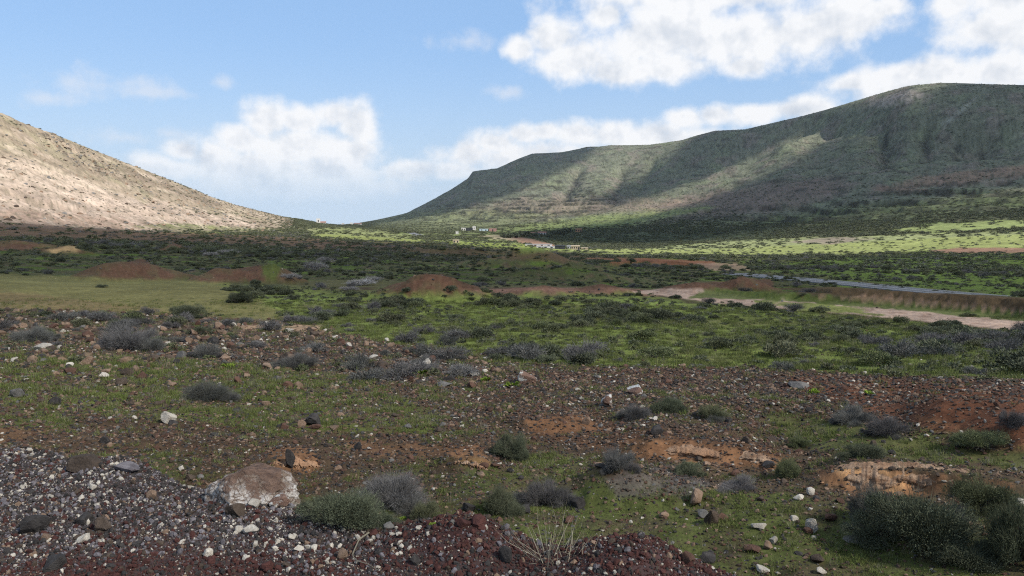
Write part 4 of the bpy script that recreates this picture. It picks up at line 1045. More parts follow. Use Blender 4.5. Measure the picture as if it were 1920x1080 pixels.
def rock_mesh(seed, sub=2, cuts=11, rough=0.10, flat=0.75):
    rg = np.random.default_rng(seed)
    bm = bmesh.new(); bmesh.ops.create_icosphere(bm, subdivisions=sub, radius=0.5)
    nrm = rg.normal(size=(cuts, 3)); nrm /= np.linalg.norm(nrm, axis=1, keepdims=True); off = 0.20 + 0.20 * rg.random(cuts)
    o3 = mathutils.Vector(rg.random(3) * 50)
    for v in bm.verts:
        co = np.array(v.co)
        for nn, of in zip(nrm, off):
            t = co @ nn - of
            if t > 0: co = co - nn * t * 0.92
        co = co * (1 + rough * mnoise.fractal(mathutils.Vector(co * 3.2) + o3, 1.0, 2.0, 3))
        v.co = co * [1, 1, flat]
    V = np.array([v.co[:] for v in bm.verts]); ext = V.max(0) - V.min(0)
    for v in bm.verts: v.co = (v.co[0] / ext[0], v.co[1] / ext[1], v.co[2] / ext[2])
    me = bpy.data.meshes.new('rock'); bm.to_mesh(me); bm.free()
    return me
ROCKS = [rock_mesh(500 + q, 3 if q < 6 else 2) for q in range(10)]
for m in ROCKS: m.materials.append(ROCKM['tan'])
def put_rock(x, y, wpx, hpx, kind, label, group='stones in the foreground', tilt=(0, 0), sink=0.18, seed=None, name='rock', dep=0.85):
    c, r = ground_hit(x, y); w = wpx / FPX * r; h = hpx / FPX * r * 1.05
    q = put_rock.n; put_rock.n += 1
    o = link(name, ROCKS[(seed if seed is not None else q) % len(ROCKS)], (c[0], c[1] + w * .25, gz(c[0], c[1] + w * .25) + h * (0.5 - sink)), (tilt[0], tilt[1], q * 1.7 if not tilt[1] else 0.3), (w, w * dep, h), label=label, category='rock', group=group)
    o.material_slots[0].link = 'OBJECT'; o.material_slots[0].material = ROCKM[kind]
    return o
put_rock.n = 0
HAND = [
 (313,794,26,24,'white','white angular rock on dark soil at the near edge of the meadow'),
 (585,798,42,26,'dark','large dark rounded rock on the near meadow'),
 (564,800,16,13,'tan','small orange-tan rock left of the large dark rounded one'),
 (628,806,20,9,'tan','flat orange-tan rock right of the large dark rounded one'),
 (985,718,40,28,'crust','red-brown boulder with a whitish cap at mid picture'),
 (1195,740,40,22,'crust','red-brown rock with white crust left of the dark shrub'),
 (1140,763,27,27,'crust','upright orange-brown rock with a pale cap'),
 (1502,728,38,14,'grey','pale grey flat rock alone on the brown soil'),
 (1230,815,28,20,'dark','dark block on top of the orange bank'),
 (1100,796,18,17,'tan','tan pointed rock on the brown rubble'),
 (890,706,22,9,'white','white flat stone left of the capped boulder'),
 (832,725,30,10,'grey','grey flat stone in mid picture'),
 (1306,948,30,30,'tan','leaning tent-shaped brown rock on the green slope'),
 (1336,985,26,36,'brown','upright brown rock with smaller stones against it'),
 (1318,970,26,14,'grey','grey stone leaning on the upright brown rock'),
 (1425,993,30,13,'white','white flat rock in the grass of the green slope'),
 (1525,1000,24,28,'white','pinkish white upright rock on the green slope'),
 (1500,938,20,12,'white','white rounded rock below the pale orange bank'),
 (1522,928,16,17,'white','tilted white rock beside the rounded white one'),
 (1560,978,24,15,'red','reddish dark round rock near the large grey shrub'),
 (1452,1020,15,16,'white','cream oblong stone in the grass at the bottom'),
 (1440,1030,20,16,'tan','hollow tan stone touching the cream oblong one'),
 (1414,1036,32,12,'red','flat reddish rock in the grass at the bottom'),
 (1430,1074,28,13,'white','white rock at the bottom edge in the grass'),
 (1612,1020,42,15,'grey','long grey-green slab under the biggest shrub'),
 (1290,1058,36,26,'red','brown rock standing behind the end of the gravel'),
 (1328,1056,34,20,'dark','black rough rock behind the end of the gravel'),
 (1535,1056,28,18,'brown','brown rock in the grass at the bottom right'),
 (1246,972,20,12,'tan','tan stone on the grassy slope, left'),
 (1541,1076,20,11,'white','white stone at the bottom edge, right'),
 (541,878,22,40,'dark','dark upright rock beside orange soil behind the boulder'),
 (671,844,16,18,'dark','black pointed rock on brown rubble above the thicket'),
 (1085,954,28,22,'dark','dark brown rock right of the grey twiggy shrub'),
 (985,962,26,18,'dark','dark rock at the foot of the grey twiggy shrub'),
 (878,962,28,22,'dark','dark rock between the two thickets'),
 (1674,852,14,10,'dark','small black rock on grass above the pale orange bank'),
 (1801,840,14,10,'dark','small black stone under the red-brown slope'),
 (339,882,10,9,'white','small round white stone left of the boulder'),
 (402,938,34,22,'crust','crusted block broken off the left foot of the big boulder'),
 (520,950,38,26,'crust','pale crusted block at the right foot of the big boulder'),
 (474,952,30,16,'white','white broken slab under the front of the big boulder'),
 (552,936,20,18,'white','small white block right of the big boulder'),
 (1400,830,16,12,'brown','brown stone on the rubble above the orange bank'),
 (1445,878,26,12,'dark','dark slab on top of the orange bank'),
 (725,640,10,8,'white','tiny white stone in the stony belt'),
 (100,760,20,18,'dark','dark rock at left on the near meadow'),
 (30,745,24,16,'grey','grey rock at the left edge of the meadow'),
 (75,655,30,12,'white','whitish slab on the stony belt at the left'),
 (130,700,22,12,'red','reddish rock at left on the near meadow'),
]
for h in HAND: put_rock(*h)
i, j, P, r = sample(np.where(RAD[None, :] < 75, DS * 1.0, 0))
n = len(P)
rs = 0.032 * (1 - RNG.random(n)) ** -0.5; rs = np.minimum(rs, 0.10 + .07 * RNG.random(n)) * np.where(r > 18, 1.25, .95) * (1 + .7 * stony[i, j] + .35 * gm[i, j])
kinds = ['tan', 'white', 'dark', 'red', 'grey', 'brown']
pk = np.stack([.30 * stony[i, j] + .20,   .03 + .04 * stony[i, j], .14 + 0 * r, .24 + .10 * br[i, j], .06 + 0 * r, .30 + 0 * r], 1); pk /= pk.sum(1, keepdims=True)
kd = (RNG.random((n, 1)) > np.cumsum(pk, 1)).sum(1).clip(0, 5)
size = rs / r * FPX; order = np.argsort(-size)
NI = 290 - len(HAND) - 28
px, py, _ = project(P[:, 0], P[:, 1], P[:, 2]); byz = {}
asp = 0.45 + 0.4 * RNG.random(n)
RK = {'tan': 'tan angular stone', 'white': 'whitish stone', 'dark': 'dark basalt stone', 'red': 'reddish brown stone', 'grey': 'grey stone', 'brown': 'dull brown stone'}
for q in order[:NI]: byz.setdefault((zone(px[q], py[q]), kinds[kd[q]]), []).append(q)
for (z, k), qs in byz.items():
    qs.sort(key=lambda q: px[q])
    for t, q in enumerate(qs):
        lab = '%s %s' % (RK[k], z) + (', %s from left' % ordinal(t + 1) if len(qs) > 1 else '')
        o = link('rock', ROCKS[q % 10], (P[q, 0], P[q, 1], P[q, 2] + rs[q] * asp[q] * .28), (RNG.normal() * .2, RNG.normal() * .2, RNG.random() * 6.28), (rs[q], rs[q] * .8, rs[q] * asp[q]), label=lab, category='rock', group='stones on the valley floor')
        o.material_slots[0].link = 'OBJECT'; o.material_slots[0].material = ROCKM[k]
def rock_protos(kk, seeds, sub=1):
    out = []
    for k in kk:
        for sd in seeds:
            m = rock_mesh(sd, sub, 9, 0.12, 0.8); m.materials.append(ROCKM[k]); out.append(m)
    return out
RP = rock_protos(kinds, (601, 602, 603), 2)
q = order[NI:]
scatter('loose_stones', P[q] + np.stack([0 * q, 0 * q, rs[q] * .12], 1), rots(len(q), .5), np.stack([rs[q], rs[q] * .8, rs[q] * asp[q]], 1), kd[q] * 3 + RNG.integers(0, 3, len(q)), RP, label='small loose stones strewn over the near ground', category='stones')
i, j, P, r = sample(lefth_m * np.clip(.05 + .14 * _st, 0, 1) + .12 * led)
n2_ = len(P); rs = 0.35 + 1.4 * RNG.random(n2_) ** 4
scatter('hill_stones', P, rots(n2_, .4), np.stack([rs * 1.3, rs, rs * .6], 1), RNG.choice([0, 1, 2, 12, 13, 14, 15, 16, 17], n2_), RP, label='weathered stones scattered over the sunlit hillside', category='stones')
# rubble: coarse grit on the bare ground close by
bare = np.clip(1 - DG * .5, 0, 1) * (~SHOULD) * np.clip(DS / 6, 0, 1.5)
i, j, P, r = sample(np.where(RAD[None, :] < 30, bare * np.clip(4200 / np.maximum(RAD[None, :], 7) ** 1.0, 0, 420), 0))
n = len(P); rs = (0.015 + 0.050 * RNG.random(n) ** 3.5) * np.clip(r / 11, .8, 1.7)
kd = RNG.choice(6, n, p=[.17, .025, .285, .22, .05, .25])
RP1 = rock_protos(kinds, (611, 612), 1)
scatter('rubble', P + np.stack([0 * r, 0 * r, rs * .1], 1), rots(n, .6), np.stack([rs, rs * .8, rs * .6], 1), kd * 2 + RNG.integers(0, 2, n), RP1, label='coarse brown rubble on the bare slope', category='stones')
# gravel of the shoulder
i, j, P, r = sample(np.where(SHOULD & (RAD[None, :] < 9) & (RAD[None, :] > 2.8), 9000, 0))
n = len(P); rs = 0.006 + 0.009 * RNG.random(n) ** 2 + 0.03 * (RNG.random(n) ** 14)
gk = ['dark', 'scoria', 'white', 'chip', 'brown', 'tan']
rm = np.clip(redm + .5 * sstep(1010, 1080, PY + 30 * fbm(X / .4, Y / .4, 3, 421)), 0, 1)[i, j]; wp = np.clip(0.5 + 1.2 * fbm(P[:, 0] / .5, P[:, 1] / .5, 3, 420), 0, 1)
pk = np.stack([.32 - .12 * rm, .12 + .60 * rm, (.135 - .10 * rm) * (0.3 + 1.3 * wp), (.20 + .16 * wp) * (1 - .8 * rm), .10 + 0 * rm, .05 + 0 * rm], 1); pk /= pk.sum(1, keepdims=True)
kd = (RNG.random((n, 1)) > np.cumsum(pk, 1)).sum(1).clip(0, 5)
RP2 = rock_protos(gk, (621, 622), 1)
scatter('gravel', P + np.stack([0 * r, 0 * r, rs * .15], 1), rots(n, 1.2), np.stack([rs, rs * .8, rs * .7], 1), kd * 2 + RNG.integers(0, 2, n), RP2, label='loose gravel of dark, red and white pebbles', category='gravel')
GST = [
 (60,1000,48,36,'dark','biggest dark grey stone on the gravel at far left'),(155,985,28,22,'dark','dark stone left of the rounded grey-brown one on gravel'),
 (184,998,34,27,'brown','rounded grey-brown stone on the gravel'),(283,936,18,17,'tan','round cream stone near the gravel crest'),(172,919,13,13,'white','small white stone high on the gravel, left'),
 (155,1018,22,19,'white','white chipped stone below the rounded grey-brown one'),(82,1014,22,15,'tan','square tan stone below the biggest dark one'),
 (446,999,18,12,'white','cream pebble left of the large white one'),(468,1003,32,20,'white','large white stone in the middle of the gravel'),
 (390,1046,19,19,'white','cream upright stone low on the gravel'),(545,1012,16,11,'white','cream stone right of the large white one'),
 (437,970,42,30,'brown','rough grey lump on the gravel below the boulder'),(583,978,44,22,'dark','dark blue-grey stone on the gravel crest'),
 (685,984,34,18,'grey','pale grey stone on the gravel crest, mid picture'),(728,992,22,14,'grey','blue-grey stone left of the red hump'),(748,1006,17,11,'white','white oblong stone left of the red hump'),
 (560,1034,20,13,'white','flat white stone below the gravel crest'),(640,1050,24,22,'tan','pinkish stone above the bent twig'),(778,1060,20,26,'dark','dark pointed stone under the red hump, left'),
 (946,1056,30,36,'dark','squared dark block right of the red hump'),(897,988,30,22,'scoria','dark red clinker lump on top of the red hump'),(868,990,26,18,'scoria','smaller red clinker left of the top one'),
 (848,984,16,11,'grey','light grey chip on the red hump'),(150,884,62,24,'brown','dull brown block on the gravel crest at left'),(100,1070,40,30,'dark','dark red-grey stone at the bottom left'),
 (232,886,44,15,'chip','pale grey stone on the gravel crest, left'),(700,1005,22,14,'scoria','red clinker stone near the white oblong one'),(500,1070,26,18,'scoria','red clinker at the bottom edge'),
]
for h in GST: put_rock(*h, group='larger stones on the gravel shoulder', name='stone', sink=0.22)

# ------------------------------------------------------------------ the boulder
def boulder():
    c, r = ground_hit(455, 950)
    w = 172 / FPX * r; h = 92 / FPX * r
    bm = bmesh.new(); bmesh.ops.create_icosphere(bm, subdivisions=6, radius=0.5)
    for v in bm.verts:
        co = np.array(v.co)
        for nn, of in (((-.75, -.55, .25), .36), ((.1, -.75, .55), .36), ((.65, -.6, -.1), .40), ((.3, .1, .95), .42), ((-.5, .2, .8), .37), ((.85, 0, .5), .42)):
            nn = np.array(nn) / np.linalg.norm(nn); t = co @ nn - of
            if t > 0: co = co - nn * t * .85
        V3 = mathutils.Vector(co)
        co = co * (1 + 0.15 * mnoise.fractal(V3 * 2.6, 1.0, 2.0, 5) + 0.05 * mnoise.ridged_multi_fractal(V3 * 6, 0.9, 2.0, 4, 1.0, 2.0) - .05)
        v.co = co
    me = bpy.data.meshes.new('boulder'); bm.to_mesh(me); bm.free()
    me.polygons.foreach_set('use_smooth', np.ones(len(me.polygons), bool))
    def b(T, p, out):
        tc = T.node('ShaderNodeTexCoord'); P = tc.outputs['Object']
        sp = T.node('ShaderNodeSeparateXYZ'); T.l.new(P, sp.inputs[0])
        n = T.noise(P, 7, 6, 0.65); n2 = T.noise(P, 2.4, 4, 0.6); f = T.noise(P, 34, 4, 0.7)
        earth = T.mix(T.rng(n, .3, .7), (0.095, 0.058, 0.042, 1), (0.20, 0.132, 0.098, 1))
        crust = T.mix(T.rng(n, .40, .62), (0.22, 0.165, 0.125, 1), (0.62, 0.58, 0.53, 1))
        hgt = T.math('ADD', T.math('ADD', sp.outputs[2], T.math('MULTIPLY', T.math('SUBTRACT', n2, .5), 0.9)), T.math('MULTIPLY', T.math('SUBTRACT', n, .5), 0.9))
        vo = T.node('ShaderNodeTexVoronoi', feature='DISTANCE_TO_EDGE'); T.l.new(P, vo.inputs['Vector']); vo.inputs['Scale'].default_value = 9
        crust = T.mix(T.rng(T.math('ADD', vo.outputs['Distance'], T.math('MULTIPLY', n, .1)), .05, .12), (0.13, 0.09, 0.066, 1), crust)
        c = T.mix(T.rng(hgt, 0.17, 0.27), crust, earth)
        T.l.new(c, p.inputs['Base Color'])
        bump(T, p, T.math('ADD', f, T.math('MULTIPLY', n, 2.0)), 0.7, 0.05)
    me.materials.append(mat('boulder', b))
    link('boulder', me, (c[0], c[1] + w * .35, gz(c[0], c[1] + w * .35) + h * .12), (0, 0, 0.1), (w, w * .8, h * 1.25), label='big brown boulder crusted white below, behind the gravel edge', category='boulder')
boulder()

# ------------------------------------------------------------------ eroded earth banks: crumbling ledges of their own
def bank_mat(T, p, out):
    tc = T.node('ShaderNodeTexCoord'); P = tc.outputs['Object']
    st = T.vmath('MULTIPLY', P, (1, 1, 3.5))
    n = T.noise(st, 5, 6, .7); f = T.noise(P, 26, 5, .7); b = T.noise(P, 1.3, 3, .6)
    c = T.mix(T.rng(n, .35, .65), (0.17, 0.095, 0.055, 1), (0.40, 0.27, 0.175, 1)); c = T.mix(T.rng(b, .45, .62), c, (0.36, 0.20, 0.11, 1))
    c = T.mix(T.rng(f, .56, .68), c, (0.13, 0.07, 0.04, 1)); T.l.new(c, p.inputs['Base Color'])
    bump(T, p, T.math('ADD', f, T.math('MULTIPLY', n, 1.5)), .9, .03)
M_BANK = mat('orange_earth', bank_mat)
def earth_bank(pts, hpx, label, seed):
    C = np.array([ground_hit(x, y)[0] for x, y in pts]); n = 150; m = 12
    t = np.linspace(0, len(pts) - 1, n); C = np.stack([np.interp(t, np.arange(len(pts)), C[:, k]) for k in range(3)], 1)
    u = np.linspace(0, 1, n); r = np.hypot(C[:, 0], C[:, 1])
    H = np.interp(t, np.arange(len(pts)), hpx) / FPX * r * (0.8 + .5 * fbm(u * 9, u * 0 + seed, 4, seed)) * np.clip(np.minimum(u, 1 - u) * 9, 0, 1) ** .6
    D = C[:, :2] / r[:, None]                          # away from the camera
    V = []
    for q in range(m + 3):
        v = min(q / m, 1.0); back = 0.55 * v ** .8 * H + (0 if q <= m else (q - m) * .28)
        rough = .045 * fbm(u * 40, np.full(n, v * 4.0), 3, seed + 1) + .06 * fbm(u * 14, np.full(n, v * 1.5), 3, seed + 2)
        x = C[:, 0] + D[:, 0] * (back + rough); y = C[:, 1] + D[:, 1] * (back + rough)
        z = C[:, 2] - .05 + (H + .05) * v if q <= m else gz(x, y) - .03 + (H * .6 if q == m + 1 else -.05)
        V.append(np.stack([x, y, z], 1))
    V = np.concatenate(V); Fc = [(a * n + b, a * n + b + 1, (a + 1) * n + b + 1, (a + 1) * n + b) for a in range(m + 2) for b in range(n - 1)]
    link('earth_bank', new_mesh('earth_bank', V, Fc, [M_BANK], True), kind='structure', label=label, category='bank')
earth_bank([(1535,905),(1600,917),(1660,922),(1720,920),(1800,914),(1850,922)], [8, 20, 24, 20, 13, 5], 'pale orange eroded earth ledge above the biggest shrub', 3)
earth_bank([(1180,850),(1260,852),(1340,860),(1410,868),(1470,874)], [4, 7, 6, 8, 4], 'low orange ledge of bare earth right of centre', 5)
earth_bank([(505,872),(545,878),(600,876)], [5, 8, 4], 'small orange scar of earth behind the boulder', 7)
earth_bank([(845,868),(885,878),(915,882)], [4, 9, 4], 'small orange scar of earth between the thickets', 9)

# ------------------------------------------------------------------ grass
M_GRASS = leaf_mat('grass', (0.082, 0.108, 0.026), (0.120, 0.128, 0.044), 1.0)
M_DRY = leaf_mat('dry_grass', (0.21, 0.185, 0.135), (0.17, 0.16, 0.11), 0.7)
def tuft(seed, n, spread, hgt, wd, m, flare=.5):
    global RNG
    keep, RNG = RNG, np.random.default_rng(seed)
    a = RNG.random(n) * 6.283; q = np.sqrt(RNG.random(n)) * spread
    c = np.stack([q * np.cos(a), q * np.sin(a), 0 * q - .004], 1)
    d = np.stack([np.cos(a) * flare * RNG.random(n), np.sin(a) * flare * RNG.random(n), np.ones(n)], 1) + RNG.normal(size=(n, 3)) * .18
    V, f1, f2 = twig_strips(c, d, hgt * (.45 + .55 * RNG.random(n)), wd * (.7 + .6 * RNG.random(n)), .3)
    RNG = keep
    return new_mesh('grass_tuft', V, f1.tolist() + f2.tolist(), [m])
GT = [tuft(700 + q, 26, .075, .085, .0055, M_GRASS, .8) for q in range(4)] + [tuft(710, 14, .05, .17, .0030, M_GRASS, .6), tuft(711, 16, .05, .15, .0026, M_DRY, .7)]
gd = DG * (~SHOULD) * np.clip(6500 / np.maximum(RAD[None, :], 8) ** 1.2, 0, 520) * np.clip(.12 + 1.5 * sstep(-.1, .3, fbm(X / .7, Y / .7, 4, 430, .6)), 0, 1.7)
i, j, P, r = sample(np.where(RAD[None, :] < 46, gd, 0)); n = len(P)
gs = (.35 + .65 * RNG.random(n)) * np.clip(r / 12, .8, 1.9)
scatter('grass', P, rots(n, .2), np.stack([gs, gs, gs * (.45 + .85 * RNG.random(n))], 1), np.where(RNG.random(n) < .86, RNG.integers(0, 4, n), RNG.integers(4, 6, n)), GT, label='short green grass growing between the stones', category='grass')
c, rr = ground_hit(1035, 1046)
link('dry_grass_tuft', tuft(740, 70, .12, .34, .0026, M_DRY, 1.1), tuple(c), scale=(1, 1, .9), label='tall dry grass tuft with pale straggling stalks behind the gravel', category='grass')
LIME = []
def sprig(x, y, wpx, label):
    c, r = ground_hit(x, y); w = wpx / FPX * r
    if not LIME:
        n = 160; p, out, rg = dome_points(n, 900, 5, .5); d = out + rg.normal(size=(n, 3)) * .3 + [0, 0, .6]
        V, f = leaf_quads(p * .8, d, .16 + .12 * rg.random(n), .06 + .03 * rg.random(n)); LIME.append(new_mesh('leafy_plant', V, f, [M_LEAF['lime']]))
    link('leafy_plant', LIME[0], tuple(c), (0, 0, x), (w, w, w * .8), label=label, category='plant', group='bright yellow-green plants')
for a in [(757,975,22,'bright yellow-green sprig left of the red gravel hump'),(813,985,18,'second yellow-green sprig right beside the red gravel hump'),(1248,770,26,'yellow-green plants at the foot of the dark shrub, left'),
          (1275,775,22,'yellow-green plants at the foot of the dark shrub, right'),(1520,738,30,'yellow-green plants below the pale flat rock'),(1628,742,28,'yellow-green plants alone on the brown soil'),
          (790,702,36,'yellow-green plants left of the capped boulder'),(915,715,34,'yellow-green plants just left of the capped boulder'),(430,690,30,'yellow-green plants among the stony belt shrubs'),(960,724,34,'yellow-green plants below the capped boulder')]: sprig(*a)
# bent dry twig lying on the gravel
def twig():
    pts = [(692,1006),(672,1022),(662,1045),(668,1058),(690,1066),(710,1078)]
    C = np.array([ground_hit(x, y)[0] + [0, 0, .022] for x, y in pts])
    t = np.linspace(0, len(pts) - 1, 31); C = np.stack([pchip(np.arange(len(pts), dtype=float), C[:, k], t) for k in range(3)], 1)
    D = np.gradient(C, axis=0); D /= np.linalg.norm(D, axis=1, keepdims=True)
    U = np.cross(D, [0, 0, 1.0]); U /= np.linalg.norm(U, axis=1, keepdims=True); W = np.cross(D, U)
    wd = np.linspace(.0045, .0015, 31)[:, None]
    V = np.concatenate([C + (U * math.cos(a) + W * math.sin(a)) * wd for a in np.arange(5) * 1.2566]); n = 31
    Fc = [(k * n + q, k * n + q + 1, ((k + 1) % 5) * n + q + 1, ((k + 1) % 5) * n + q) for k in range(5) for q in range(n - 1)]
    link('twig', new_mesh('twig', V, Fc, [M_DRY]), label='bent pale dry twig lying on the gravel', category='twig')
twig()

# ------------------------------------------------------------------ roads
def asphalt(T, p, out):
    ge = T.node('ShaderNodeNewGeometry'); n = T.noise(ge.outputs['Position'], .8, 4, .6)
    T.l.new(T.mix(n, (0.105, 0.106, 0.108, 1), (0.15, 0.15, 0.152, 1)), p.inputs['Base Color'])
M_ASPH = mat('asphalt', asphalt)
M_LINE = mat('road_paint', lambda T, p, o: setattr(p.inputs['Base Color'], 'default_value', (0.72, 0.72, 0.70, 1)))
def road(R_, label):
    C, width = R_
    D = np.gradient(C, axis=0); D[:, 2] = 0; D /= np.linalg.norm(D, axis=1, keepdims=True); N_ = np.stack([D[:, 1], -D[:, 0], 0 * D[:, 0]], 1)
    C = C + [0, 0, .10]
    def strip(a, b, dz):
        V = np.concatenate([C + N_ * a + [0, 0, dz], C + N_ * b + [0, 0, dz]]); n = len(C)
        return V, [(k, k + 1, n + k + 1, n + k) for k in range(n - 1)]
    a, b = -width / 2, width / 2; n = len(C)
    V = np.concatenate([C + N_ * a, C + N_ * b, C + N_ * (a - .4) - [0, 0, .6], C + N_ * (b + .4) - [0, 0, .6]])
    Fc = [(k, k + 1, n + k + 1, n + k) for k in range(n - 1)] + [(2 * n + k, 2 * n + k + 1, k + 1, k) for k in range(n - 1)] + [(n + k, n + k + 1, 3 * n + k + 1, 3 * n + k) for k in range(n - 1)]
    o = link('road', new_mesh('road', V, Fc, [M_ASPH]), kind='structure', label=label, category='road')
    for s in (-1, 1):
        v, f = strip(s * (width / 2 - .26), s * (width / 2 - .20), .02); link('edge_line', new_mesh('edge_line', v, f, [M_LINE]), parent=o)
    v, f = strip(-.04, .04, .02); link('centre_line', new_mesh('centre_line', v, f, [M_LINE]), parent=o)
for R_, l in zip(ROADS, ('grey asphalt road beyond the pale dirt track', 'short stretch of asphalt road climbing over the sunlit rise', 'glimpse of the asphalt road in the shaded scrub')): road(R_, l)

# ------------------------------------------------------------------ farm buildings
def plain(name, c, var=.25):
    def b(T, p, out):
        ge = T.node('ShaderNodeTexCoord'); n = T.noise(ge.outputs['Object'], .7, 5, .65)
        T.l.new(T.mix(n, tuple(x * (1 - var) for x in c) + (1,), tuple(min(1, x * (1 + var)) for x in c) + (1,)), p.inputs['Base Color'])
    return mat(name, b)
BM = {'white': plain('white_render', (.50, .48, .45), .1), 'cream': plain('stone_wall', (.36, .29, .21)), 'dark': plain('dark_boards', (.035, .037, .04)), 'blue': plain('blue_sheet', (.33, .40, .44)),
      'red': plain('red_sheet', (.27, .15, .13)), 'roof': plain('roof_tiles', (.24, .13, .10)), 'orange': plain('orange_render', (.30, .18, .11)), 'glass': plain('dark_opening', (.03, .03, .035)), 'grey': plain('grey_render', (.33, .33, .33))}
def box(x0, x1, y0, y1, z0, z1):
    V = [(x, y, z) for z in (z0, z1) for (x, y) in ((x0, y0), (x1, y0), (x1, y1), (x0, y1))]
    return V, [(0, 3, 2, 1), (4, 5, 6, 7), (0, 1, 5, 4), (1, 2, 6, 5), (2, 3, 7, 6), (3, 0, 4, 7)]
def house(x, y, wpx, hpx, wall, label, roof='flat', roofm='roof', depth=None, windows=2, turn=0.0, name='house', door=True, cat='house'):
    c, r = ground_hit(x, y); w = wpx / FPX * r; h = hpx / FPX * r; d = depth or max(4.0, w * .6)
    az = math.atan2(c[0], c[1])
    z = min(gz(c[0], c[1]), gz(c[0] - w / 2, c[1]), gz(c[0] + w / 2, c[1]))
    e = link(name, None, (c[0], c[1], z - .1), (0, 0, -az + turn), label=label, category=cat, group='farm buildings in the valley')
    hw = h * (.62 if roof == 'gable' else .92)
    link('wall', new_mesh('wall', *box(-w / 2, w / 2, 0, d, -1.5, hw), [BM[wall]]), parent=e)
    if roof == 'gable':
        o = .25; V = [(-w/2-o, -o, hw+.02), (w/2+o, -o, hw+.02), (w/2+o, d+o, hw+.02), (-w/2-o, d+o, hw+.02), (-w/2-o, d/2, h), (w/2+o, d/2, h)]
        link('roof', new_mesh('roof', V, [(0, 1, 5, 4), (2, 3, 4, 5), (1, 2, 5), (3, 0, 4), (0, 3, 2, 1)], [BM[roofm]]), parent=e)
    else:
        link('roof', new_mesh('roof', *box(-w / 2 - .12, w / 2 + .12, -.12, d + .12, hw + .01, h), [BM[roofm]]), parent=e)
    for k in range(windows):
        cx = -w / 2 + w * (k + .5) / (windows + (1 if door else 0)); ww = min(1.1, w / (windows + 1) * .5)
        wo = link('window', new_mesh('window', *box(cx - ww / 2, cx + ww / 2, -.06, .1, hw * .4, hw * .78), [BM['glass']]), parent=e)
    if door:
        cx = w / 2 - w / (windows + 1) * .5; ww = min(1.1, w * .2)
        link('door', new_mesh('door', *box(cx - ww / 2, cx + ww / 2, -.06, .1, 0, hw * .75), [BM['glass']]), parent=e)
    return e
house(597, 419, 7, 10, 'white', 'white tower block of the skyline farmhouse', roofm='white', windows=1, door=False)
house(605, 420, 12, 6, 'white', 'white farmhouse with red roof on the saddle skyline', roof='gable', windows=2)
house(643, 422, 5, 4, 'white', 'tiny white house beside the lone skyline tree', roofm='white', windows=0, door=False)
house(659, 421, 5, 4, 'white', 'tiny white house on the saddle, nearer the ridge', roofm='white', windows=0, door=False)
house(671, 421, 14, 4, 'white', 'long low white house where the ridge meets the saddle', roof='gable', windows=2, door=False)
house(857, 439, 5, 5, 'white', 'small lone white hut below the dark shed', roofm='white', windows=0)
house(869, 432, 8, 5, 'white', 'white annex left of the dark shed', roofm='white', windows=1)
house(880, 433, 13, 6, 'dark', 'dark long shed among the valley farm buildings', roofm='dark', windows=2)
house(889, 432, 6, 8, 'white', 'white upright building right of the dark shed', roofm='white', windows=1, door=False)
house(907, 433, 16, 4, 'blue', 'pale blue sheet-metal shed in the valley', roofm='blue', windows=1)
house(924, 434, 14, 6, 'red', 'red sheet-metal shed in the valley', roofm='red', windows=0)
house(855, 455, 12, 6, 'cream', 'small stone hut standing alone on the sunlit meadow', roofm='cream', windows=1, name='stone_hut')
house(1000, 440, 10, 5, 'cream', 'left wing of the red-roofed farmhouse among dark trees', roof='gable', windows=1)
house(1016, 440, 16, 6, 'white', 'white farmhouse with red roof among dark trees', roof='gable', windows=2)
house(1062, 436, 6, 3, 'white', 'small white outbuilding right of the red-roofed farmhouse', roofm='white', windows=0, door=False)
house(1085, 436, 12, 8, 'orange', 'orange ruined house on the dark slope', roofm='orange', windows=2)
house(1010, 461, 50, 4, 'white', 'long white wall building in front of the dark trees', roofm='grey', windows=4, depth=5, door=False)
house(1023, 465, 34, 4, 'white', 'white lower wall building in front of the long one', roofm='grey', windows=3, depth=4, door=False)
house(1050, 467, 19, 7, 'dark', 'black shed at the right end of the white walls', roofm='dark', windows=0, depth=6)
house(1068, 466, 10, 5, 'grey', 'grey block between black shed and stone ruin', roofm='grey', windows=1, depth=6)
house(1079, 468, 16, 8, 'cream', 'cream stone ruin with dark openings', roofm='cream', windows=3, depth=6)
house(1096, 468, 12, 4, 'cream', 'low broken wall right of the cream ruin', roofm='cream', windows=1, depth=4, door=False)
house(1106, 279, 9, 4, 'grey', 'small hut on the summit of the ridge skyline', roofm='dark', windows=0, door=False, depth=12)
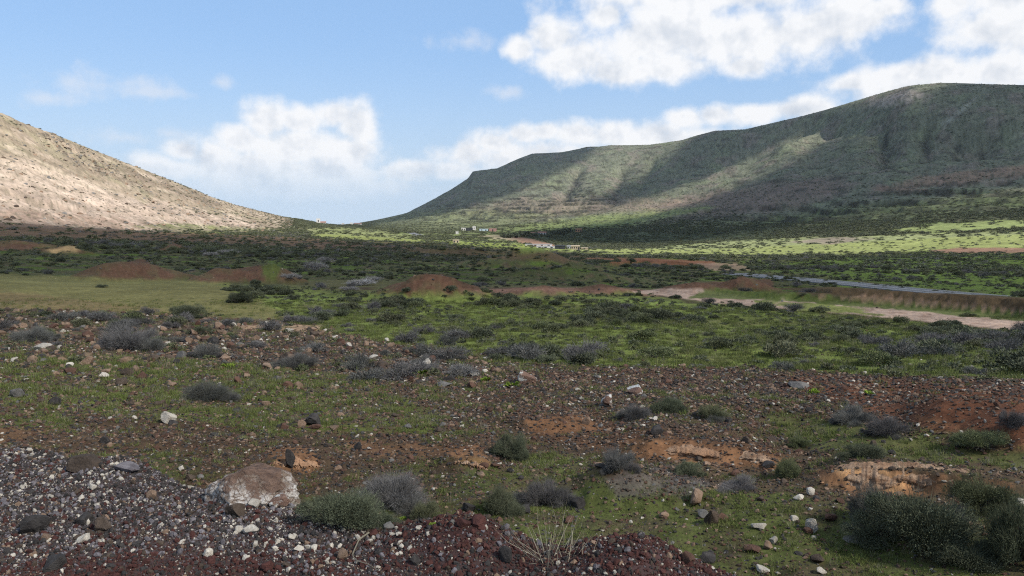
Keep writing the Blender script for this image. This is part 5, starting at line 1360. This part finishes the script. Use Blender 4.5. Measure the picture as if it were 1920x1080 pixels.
# trees round the farm
M_BARK = plain('bark', (.09, .07, .05))
def tree(x, y, wpx, hpx, label, slim=False, seed=0):
    global RNG
    c, r = ground_hit(x, y); w = wpx / FPX * r; h = hpx / FPX * r
    e = link('cypress_tree' if slim else 'tree', None, (c[0], c[1], gz(c[0], c[1]) - .1), label=label, category='tree', group='trees by the farm')
    keep, RNG = RNG, np.random.default_rng(1000 + seed)
    n = 260; a = RNG.random(n) * 6.283; t = RNG.random(n)
    if slim: rad = (0.5 * np.sin(np.pi * np.clip(t * .9 + .1, 0, 1)) ** .6) * (0.6 + .4 * RNG.random(n)); zz = .08 + .9 * t
    else: rad = .5 * np.sqrt(np.clip(1 - (2 * t - 1) ** 2, 0, 1)) * (.55 + .5 * RNG.random(n)); zz = .25 + .72 * t
    lump = 1 + .25 * np.sin(a * 3 + seed) * np.cos(zz * 9 + seed)
    p = np.stack([rad * np.cos(a) * w * lump, rad * np.sin(a) * w * lump, zz * h], 1)
    V, f = leaf_quads(p, RNG.normal(size=(n, 3)) + [0, 0, .4], (.16 + .1 * RNG.random(n)) * w, (.12 + .06 * RNG.random(n)) * w)
    link('crown', new_mesh('crown', V, f, [M_LEAF['dark']]), parent=e)
    q = 6; V = [(math.cos(k * 1.047) * s * w * .06, math.sin(k * 1.047) * s * w * .06, z * h) for s, z in ((1.3, -.1), (.7, .6)) for k in range(q)]
    link('trunk', new_mesh('trunk', V, [(k, (k + 1) % q, q + (k + 1) % q, q + k) for k in range(q)], [M_BARK]), parent=e)
    RNG = keep
tree(638, 421, 4, 9, 'lone dark conifer on the saddle skyline', True, 1)
tree(1007, 440, 3, 11, 'tall cypress left of the red-roofed farmhouse', True, 2); tree(1030, 440, 4, 10, 'cypress right of the red-roofed farmhouse', True, 3)
for q, (x, y, w, h) in enumerate([(945,446,10,5),(956,446,14,7),(968,446,14,7),(980,445,16,9),(990,444,14,10),(1003,444,12,7),(1040,441,14,8),(1050,440,12,8),(1058,438,14,10),(1066,437,12,8),(1030,445,12,6)]):
    tree(x, y, w, h, 'dark bushy tree in the farm grove, %s from left' % ordinal(1 + sorted([945,956,968,980,990,1003,1040,1050,1058,1066,1030]).index(x)), False, 10 + q)

# ------------------------------------------------------------------ air: thin haze filling the valley
def haze():
    m = bpy.data.materials.new('haze'); m.use_nodes = True; T = NT(m.node_tree); T.n.clear()
    out = T.node('ShaderNodeOutputMaterial'); v = T.node('ShaderNodeVolumePrincipled')
    v.inputs['Color'].default_value = (0.80, 0.88, 1.0, 1); v.inputs['Density'].default_value = 0.000028; v.inputs['Anisotropy'].default_value = 0.2
    T.l.new(v.outputs[0], out.inputs['Volume'])
    V, f = box(-10500, 10500, -10500, 10500, float(Z.min()) - 3, float(Z.max()) + 22)
    link('haze', new_mesh('haze', V, f, [m]), kind='stuff', label='thin bluish haze filling the valley air', category='haze')
haze()
